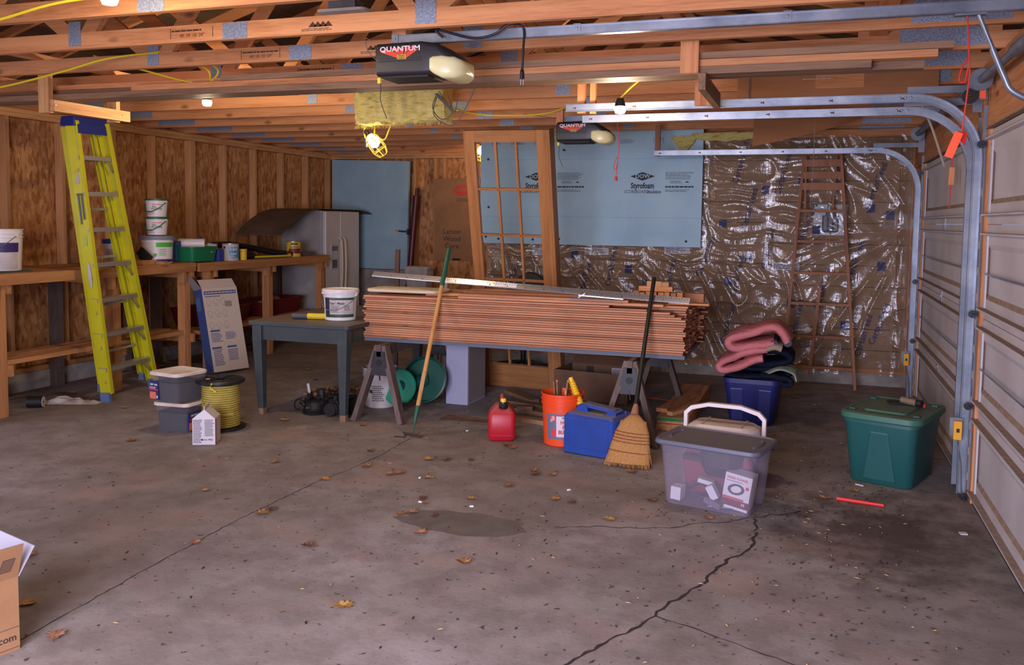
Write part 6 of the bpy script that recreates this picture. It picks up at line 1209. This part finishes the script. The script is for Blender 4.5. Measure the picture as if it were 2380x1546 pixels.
# emergency release cords and door arm belong to the openers
def rel(op, x, y, z0, z1, tagit):
    p = op.location; R3 = lambda a, b, c: (a-p.x, b-p.y, c-p.z)
    MB().box(x-.05-p.x, x+.07-p.x, y-.02-p.y, y+.02-p.y, z0-p.z, z0+.03-p.z).build('trolley', STEELD, op)
    MB().tube([R3(x, y, z0), R3(x+.02, y, (z0+z1)/2), R3(x-.0, y, z1)], .0032, 6).build('release_cord', RED, op, smooth=40)
    k = (z0+z1)/2+.03 if tagit else z1+.12; MB().tube(spline([R3(x+.01, y-.004, k+.04), R3(x-.012, y-.005, k), R3(x-.02, y-.005, k-.05), R3(x+.0, y-.005, k-.06), R3(x+.012, y-.004, k)], 5), .0036, 6).build('cord_loop', RED, op, smooth=40)
    if tagit:
        MB().add([R3(x-.02, y-.012, z1+.01), R3(x+.022, y+.012, z1+.01), R3(x+.018, y+.012, z1-.05), R3(x-.024, y-.012, z1-.012)]+[R3(x-.02, y-.015, z1+.01), R3(x+.022, y+.009, z1+.01), R3(x+.018, y+.009, z1-.05), R3(x-.024, y-.015, z1-.012)], [(0, 1, 2, 3), (7, 6, 5, 4), (0, 4, 5, 1), (1, 5, 6, 2), (2, 6, 7, 3), (3, 7, 4, 0)]).build('tag_fold', RED, op)
        MB().bar(R3(x-.012, y-.018, z1+.005), R3(x-.05, y-.022, z1-.10), .034, .003, (0, 1, 0)).build('warning_tag', ORANGE, op)
    else: MB().lathe([(0, 0), (.012, 0), (.014, .008), (.010, .016), (.014, .026), (.012, .034), (0, .034)], 12, R3(x, y, z1-.034)).build('release_handle', RED, op, smooth=40)
rel(op1, .585, 4.2, 2.48, 1.99, True); rel(op2, -1.54, 7.2, 2.43, 1.97, False)
p = op1.location; MB().tube(spline([(.625-p.x, 4.2-p.y, 2.49-p.z), (.69-p.x, 4.2-p.y, 2.33-p.z)], 3), .009, 8).tube(spline([(.685-p.x, 4.2-p.y, 2.34-p.z), (.735-p.x, 4.2-p.y, 2.22-p.z), (.77-p.x, 4.2-p.y, 2.16-p.z), (.88-p.x, 4.2-p.y, 2.10-p.z)], 6), .013, 10).build('door_arm', STEEL, op1, smooth=50)
MB().tube(spline([(-1.77-p.x, 4.13-p.y, 2.50-p.z), (-1.80-p.x, 4.12-p.y, 2.54-p.z), (-1.62-p.x, 4.12-p.y, 2.49-p.z), (-1.5-p.x, 4.12-p.y, 2.50-p.z), (-1.42-p.x, 4.12-p.y, 2.545-p.z), (-1.36-p.x, 4.15-p.y, 2.53-p.z), (-1.358-p.x, 4.15-p.y, 2.42-p.z), (-1.362-p.x, 4.15-p.y, 2.32-p.z)], 7), .006, 8).build('power_cord', BLACK, op1, smooth=50)
MB().lathe([(.006, .02), (.011, .005), (.012, -.03), (0, -.03)], 10, (-1.362-p.x, 4.15-p.y, 2.315-p.z)).box(-1.37-p.x, -1.367-p.x, 4.148-p.y, 4.152-p.y, 2.258-p.z, 2.286-p.z, 1).box(-1.357-p.x, -1.354-p.x, 4.148-p.y, 4.152-p.y, 2.258-p.z, 2.286-p.z, 1).build('plug', [BLACK, STEEL], op1)
MB().box(-2.075-p.x, -2.0-p.x, 4.18-p.y, 4.22-p.y, 2.50-p.z, 2.64-p.z).build('wood_hanger', FIR[2], op1)
MB().tube(spline([(-2.08-p.x, 4.06-p.y, 2.38-p.z), (-2.14-p.x, 4.05-p.y, 2.43-p.z), (-2.16-p.x, 4.05-p.y, 2.50-p.z), (-2.13-p.x, 4.05-p.y, 2.49-p.z)], 6), .0022, 5).build('loose_wire', CORDG, op1)
p = op2.location; MB().box(-2.06-p.x, -2.0-p.x, 7.2-p.y, 7.235-p.y, 2.40-p.z, 2.60-p.z).build('wood_hanger', FIR[2], op2); MB().bar((-2.0-p.x, 7.24-p.y, 2.45-p.z), (-2.5-p.x, 7.7-p.y, 2.56-p.z), .03, .004).build('sway_brace', STEELD, op2)

# ================================================================ OVERHEAD RACK, INSULATION, CARDBOARD
t = thing('lumber_rack', 'left hanger of fir posts and crossbar above the yellow ladder', 'hanger', (-5.0, 5.11, 2.25))
for y in (-.32, .30): MB().box(-.045, .045, y-.019, y+.019, .045, .375).build('post', PINE[2], t)
MB().box(.046, .084, -.33, .38, .055, .132).build('crossbar', PINE[1], t)
for y in (-.32, .30): MB().lathe([(0, 0), (.006, 0), (.005, .003), (0, .003)], 8, (.084, y, .095), Matrix.Rotation(PI/2, 3, 'Y')).build('screw_head', STEEL, t)
t = thing('lumber_rack', 'right hanger of fir posts and crossbar in front of the cardboard', 'hanger', (-.64, 5.11, 2.25))
for y in (-.32, .30): MB().box(-.05, .045, y-.019, y+.019, .135 if y < 0 else .045, .375).build('post', FIR[2], t)
MB().box(.046, .084, -.34, .45, .045, .132).build('crossbar', OLDW[1], t)
for i, (y, z, w, h, x0_, x1_, m, l) in enumerate(((4.856, 2.384, .085, .038, -5.9, .25, OLDW[0], 'front bottom weathered board on the overhead rack'), (4.95, 2.384, .09, .038, -6.2, .5, OLDW[0], 'rear bottom weathered board on the overhead rack'), (4.858, 2.424, .085, .036, -4.3, .55, FIR[0], 'reddish front board in the middle layer on the overhead rack'), (4.952, 2.424, .09, .036, -5.6, .3, OLDW[0], 'rear weathered board in the middle layer on the overhead rack'), (4.86, 2.463, .085, .034, -3.6, .62, OLDW[0], 'front board in the top layer on the overhead rack'), (4.952, 2.463, .09, .034, -5.2, .2, FIR[0], 'rear board in the top layer on the overhead rack'))):
    o = MB().box(-(x1_-x0_)/2, (x1_-x0_)/2, -w/2, w/2, 0, h).build('stored_board', m); o.location = ((x0_+x1_)/2, y, z); tag(o, l, 'board', 'boards on the overhead rack')
m, tt, b = nodes('fibreglass'); v = coords(tt, (5, 5, 16)); col = ramp(tt, noise(tt, v, 2.4, 5, .65, .5), [(.28, rgb(176, 142, 60)), (.45, rgb(228, 210, 120)), (.75, rgb(242, 232, 170))]); tt.links.new(col, b.inputs['Base Color']); b.inputs['Roughness'].default_value = .95; b.inputs['Specular IOR Level'].default_value = .05; bump(tt, b, noise(tt, v, 9, 4, .7), .9, .02); FGW = m
t = thing('insulation_roll', 'yellow fibreglass batt hanging from the trusses above the work light', 'insulation', (-3.0, 6.20, 2.325)); mb = MB()
def ib(u, v):
    a = 2*PI*v; x = -.37+.74*u; cy = math.copysign(abs(math.cos(a))**.4, math.cos(a))*.09; cz = math.copysign(abs(math.sin(a))**.4, math.sin(a))*.135+.13
    return (x+.06*(.4-cz)*1.0+.012*mn.noise((u*14, v*20, 3)), cy+.018*mn.noise((u*12, v*14, 1)), cz+.014*mn.noise((u*15, v*15, 2))+.02*u)
mb.grid(ib, 60, 60); mb.add([ib(0, j/30) for j in range(30)], [tuple(range(30))]); mb.add([ib(1, j/30) for j in range(30)], [tuple(range(30))]); mb.build('batt', FGW, t, smooth=180); mb = MB(); rg = random.Random(4)
for q in range(500): u = rg.choice((0, 1, rg.random(), rg.random())); v_ = rg.choice((.70, .75, .78, rg.random())); p_ = Vector(ib(u, v_)); mb.tube([p_, p_+Vector((rg.uniform(-.02, .02), rg.uniform(-.015, .01), -rg.uniform(.005, .03)))], .0012, 3, cap=False)
mb.build('loose_fibres', FGW, t, fix=False)['kind'] = 'stuff'; MB().box(.385, .39, -.08, .08, .03, .26).build('paper_end', M('kraft_edge', rgb(190, 140, 60), .8), t)
for i, (x, z, w_, h_, l) in enumerate(((-1.28, 2.40, .26, .17, 'tuft of yellow insulation poking down above the blue foam board'), (-.86, 2.47, .7, .09, 'strip of yellow insulation along the top right of the foam board'), (-2.62, 2.49, .5, .06, 'wisp of yellow insulation along the top left of the foam board'))):
    mb = MB(); 
    def tf(u, v, w_=w_, h_=h_, i=i): return (-w_/2+w_*u, -.03-.03*math.sin(PI*u), h_/2-h_*v*(1-abs(2*u-1)**1.3*(.9 if i == 0 else .4))+.012*mn.noise((u*9, v*7, i)))
    mb.grid(tf, 16, 8); mb.grid(lambda u, v: (tf(u, v)[0], .0, tf(u, v)[2]), 16, 8); mb.grid(lambda u, v: (tf(u, 1)[0], tf(u, 1)[1]*(1-v), tf(u, 1)[2]), 16, 2); o = mb.build('insulation_tuft', FGW, None, smooth=120); o.location = (x, 9.31, z); tag(o, l, 'insulation')
t = thing('grey_wire_coil', 'grey low voltage wire looped over the hanging insulation', 'wire', (-2.5, 5.95, 2.3))
for i, pts in enumerate((((-.09, .0, .21), (-.11, -.02, .05), (.04, -.02, -.025), (.14, 0, .12), (.2, 0, .24)), ((-.1, 0, .2), (-.12, -.02, .1), (-.05, -.03, .02), (.03, -.02, .06), (-.02, 0, .22)), ((-.08, 0, .22), (.0, -.02, .12), (.05, -.02, .06), (.07, 0, .2)))): MB().tube(spline(pts, 7), .0045, 6).build('strand', CORDG, t, smooth=50)
for q in range(3): MB().tube([(-.10+.012*q, -.03, .20), (.035+.012*q, -.035, .07)], .0045, 6).build('strand', CORDG, t)
def sheet(name, label, fn, mat, nu=24, nv=8, th=.006):
    mb = MB(); mb.grid(fn, nu, nv); mb.grid(lambda u, v: tuple(Vector(fn(u, v))+Vector((0, th, .001))), nu, nv); o = mb.build(name, mat, None, smooth=60); return tag(o, label, 'cardboard')
CB1 = M('cardboard_sheet', rgb(164, 110, 68), .75, rgb(148, 98, 60), 2, bs=.15, bscale=70, stretch=(1, 1, 6))
o = sheet('cardboard_sheet', 'large brown cardboard sheet slung under the trusses by the right rack hanger', lambda u, v: (-.53+1.28*u, 6.45+.06*math.sin(u*3), 2.445+.19*v+.02*u), CB1); MB().box(-.46, -.455, 6.435, 6.447, 2.46, 2.63).build('crease', DIRT, o)
mb = MB(); lines(mb, -.1, .12, 2.585, 2.60, 1, 6.482, .5); mb.build('scrawl', M('chalk', rgb(190, 160, 130), .8), o, fix=False)
sheet('cardboard_sheet', 'brown cardboard sheet with a curved lower edge hanging above the far track', lambda u, v: (-.535+.95*u, 8.372-.10*(1-v)*(1-u*.6), 2.56-(.215*(1-u)**.8+.045*(1-u*u)+.01)*(1-v)), CB1)

# ---- hanging work lights on yellow cord
BULB = emit('bulb_glow', (1, .86, .62, 1), 30); LEDB = emit('lamp_glow', (.95, .92, 1, 1), 26); CAGE = M('cage_yellow', rgb(200, 160, 40), .4)
def lamp_pt(o, loc, e, col):
    l = bpy.data.lights.new('bulb_light', 'POINT'); l.energy = e; l.color = col; l.shadow_soft_size = .05; p_ = bpy.data.objects.new('bulb_light', l); COL.objects.link(p_); p_.parent = o; p_.location = loc
def work_light(label, loc, rot, e, hangto, fire=True):
    t = thing('work_light', label, 'work light', loc, rot=rot)
    MB().lathe([(0, .0), (.018, .0), (.02, .03), (.014, .05), (0, .052)], 14).build('socket', BLACK, t, smooth=40)
    MB().lathe([(.014, -.002), (.036, -.035), (.044, -.065), (.034, -.10), (0, -.115)], 18, ca=False).build('bulb', BULB, t, smooth=60)
    cg = MB()
    for q in range(6): a = 2*PI*q/6; cg.tube([(.022*math.cos(a), .022*math.sin(a), .0), (.056*math.cos(a), .056*math.sin(a), -.04), (.062*math.cos(a), .062*math.sin(a), -.14), (.04*math.cos(a), .04*math.sin(a), -.19), (0, 0, -.2)], .004, 5)
    for z, r_ in ((-.04, .056), (-.14, .062)): cg.tube([(r_*math.cos(a), r_*math.sin(a), z) for a in [2*PI*i/16 for i in range(17)]], .004, 5)
    cg.build('cage', CAGE, t, smooth=50)
    if fire: lamp_pt(t, (0, 0, -.07), e, (1, .70, .40))
    return t
work_light('lit caged work light hanging below the yellow insulation', (-3.33, 6.30, 2.255), (.25, -.62, 0), BULB_W*1.5, None)
work_light('lit caged work light hanging in the far bay behind the foam board', (-4.12, 10.88, 2.56), (0, 0, 0), BULB_W*1.9, None)
for pts, l in ((((-3.36, 6.525, 2.56), (-3.37, 6.35, 2.42), (-3.37, 6.3, 2.30), (-3.36, 6.3, 2.22)), 'short yellow cord end with a dark plug beside the insulation'), (((-3.27, 6.525, 2.56), (-3.29, 6.35, 2.40), (-3.28, 6.30, 2.27)), 'yellow cord from the insulation down to the lit work light'), (((-3.27, 6.3, 2.26), (-3.19, 6.3, 2.22), (-3.12, 6.3, 2.36), (-3.08, 6.525, 2.56)), 'loop of yellow cord to the right of the lit work light')):
    o = MB().tube(spline(pts, 6), .006, 6).build('extension_cord', CORDY, None, smooth=50); tag(o, l, 'cord')
    if 'plug' in l: MB().tube([(-3.36, 6.3, 2.23), (-3.355, 6.3, 2.16)], .013, 8).build('plug', BLACK, o)
def led(label, loc, e, cord):
    t = thing('work_light', label, 'work light', loc); MB().lathe([(.0, .05), (.02, .05), (.03, .02), (.034, 0), (.0, 0)], 16).build('socket', DARK, t, smooth=40); MB().lathe([(.033, 0), (.036, -.02), (.028, -.04), (0, -.045)], 16, ca=False).build('bulb', LEDB, t, smooth=60)
    lamp_pt(t, (0, 0, -.09), e, (1, .78, .52))
    MB().tube(spline(cord, 6), .006, 6).build('cord', CORDY, t, smooth=50); return t
led('lit lamp hanging under the rack boards over the left bench', (-4.29, 5.58, 2.462), BULB_W*1.0, [(0, 0, .05), (.06, .1, .09), (.1, .32, .08)])
led('lit lamp hanging on a slanting cord by the near steel track', (-1.135, 5.38, 2.30), BULB_W*.7, [(0, 0, .05), (.08, -.02, .12), (.30, -.09, .27)])
led('lit lamp at the top edge of the view under the first truss', (-2.80, 3.02, 2.515), BULB_W*.4, [(0, 0, .05), (-.1, -.1, .1)])
led('lit lamp hanging behind the photographer', (-3.6, .4, 2.45), BULB_W*.7, [(0, 0, .05), (-.1, -.1, .1)])
for i, (pts, l) in enumerate(((((-3.75, 3.15, 2.47), (-3.6, 3.2, 2.50), (-3.3, 3.25, 2.568), (-3.0, 3.40, 2.63)), 'yellow cord across the first truss at the upper left corner'), (((-6.3, 4.65, 2.53), (-5.6, 4.4, 2.36), (-4.97, 4.4, 2.411), (-4.44, 4.4, 2.492), (-4.15, 4.45, 2.563), (-3.9, 4.65, 2.63)), 'yellow cord sagging under the third truss above the ladder'), (((-4.45, 4.65, 2.63), (-4.27, 4.9, 2.571), (-3.92, 4.9, 2.482), (-3.85, 5.0, 2.49), (-3.80, 5.275, 2.56)), 'yellow cord dropping to the rack boards'), (((-3.85, 4.65, 2.62), (-3.77, 4.9, 2.559), (-3.735, 4.9, 2.48), (-3.70, 4.92, 2.56), (-3.72, 4.65, 2.62)), 'small loop of yellow cord under the fourth truss'), (((-2.95, 6.525, 2.56), (-2.7, 6.9, 2.48), (-2.4, 7.0, 2.465), (-2.1, 7.05, 2.48), (-1.9, 7.15, 2.56)), 'yellow cord passing above the oak French door'))):
    o = MB().tube(spline(pts, 7), .0065, 6).build('extension_cord', CORDY, None, smooth=50); tag(o, l, 'cord')
t = thing('attic_light', 'flat white unlit fixture up between the trusses left of the near opener', 'light fixture', (-2.42, 4.32, 2.70)); MB().loft([rr(0, 0, .28, .14, .03, 0), rr(0, 0, .30, .16, .04, .012)]).build('lens', WHITED, t, smooth=40); MB().box(-.08, .08, -.05, .05, .012, .06).build('box', STEELD, t)
for i, (pts, r_, m_, l) in enumerate(((((-.01, 6.525, 2.56), (-.01, 6.525, 2.0), (-.02, 6.525, 1.72)), .0018, CORDG, 'thin pale string hanging before the plastic'), (((.60, 6.525, 2.58), (.66, 6.45, 2.38), (.74, 6.6, 2.25), (.86, 6.9, 2.02)), .008, M('wire_white', rgb(200, 184, 160), .5), 'pale cable hanging from the truss to the far door header'), (((-.95, 4.2, 2.60), (.1, 4.2, 2.62), (.6, 4.2, 2.60)), .004, bpy.data.materials['aluminium'], 'thin wire running above the near opener rail'), (((.895, 6.75, 2.12), (.89, 6.75, 2.0), (.885, 6.75, 1.72)), .004, RED, 'short orange pull cord hanging before the far garage door'))):
    o = MB().tube(spline(pts, 5), r_, 6).build('hanging_wire', m_, None, smooth=50); tag(o, l, 'wire')
    if i == 3:
        o.name = 'pull_cord'; o.parent = d1; MB().bar((.89, 6.75, 2.0), (.887, 6.75, 1.88), .034, .025, (0, 1, 0)).build('wood_handle', FIR[2], o)
        for k_ in ('label', 'category'): del o[k_]

# ---- labels that place each leaf by the nearest thing beside it
near = {}
LMK = [((-2.11, 6.06), 'the red fuel can'), ((-1.66, 6.09), 'the orange bucket'), ((-1.33, 5.9), 'the blue jerrycan'), ((-1.07, 5.62), 'the broom'), ((-.47, 5.0), 'the clear tote'), ((.53, 6.0), 'the green tote'), ((-2.73, 5.86), 'the hoe'), ((-4.0, 5.4), 'the yellow spool'), ((-5.7, 6.2), 'the yellow ladder'), ((-3.8, 6.6), 'the grey table'), ((-1.7, 4.26), 'the damp floor patch'), ((-2.7, 2.5), 'the shipping carton'), ((-5.5, 7.7), 'the tall white carton'), ((-.4, 7.4), 'the blue tote'), ((-.5, 3.5), 'the fork of the floor crack')]
for o in LEAVES:
    x, y = o.location.x, o.location.y; p_, n_ = min(LMK, key=lambda q: (q[0][0]-x)**2+(q[0][1]-y)**2); dx, dy = x-p_[0], y-p_[1]
    w_ = ('right of' if dx > 0 else 'left of') if abs(dx) > abs(dy) else ('beyond' if dy > 0 else 'in front of'); near.setdefault((w_, n_), []).append((dx*dx+dy*dy, o))
for (w_, n_), L_ in near.items():
    for i, (q, o) in enumerate(sorted(L_, key=lambda r: r[0])): tag(o, 'dry leaf on the floor %s %s%s' % (w_, n_, '' if len(L_) == 1 else ', %s to it' % ('closest' if i == 0 else ORD[i]+' closest')), 'leaf', 'dry leaves scattered on the floor')
for o in bpy.data.objects:
    if o.name.split('.')[0] in ('fine_print', 'print_lines', 'mill_stamp', 'assembly_drawings', 'fold_line'): o['kind'] = 'stuff'
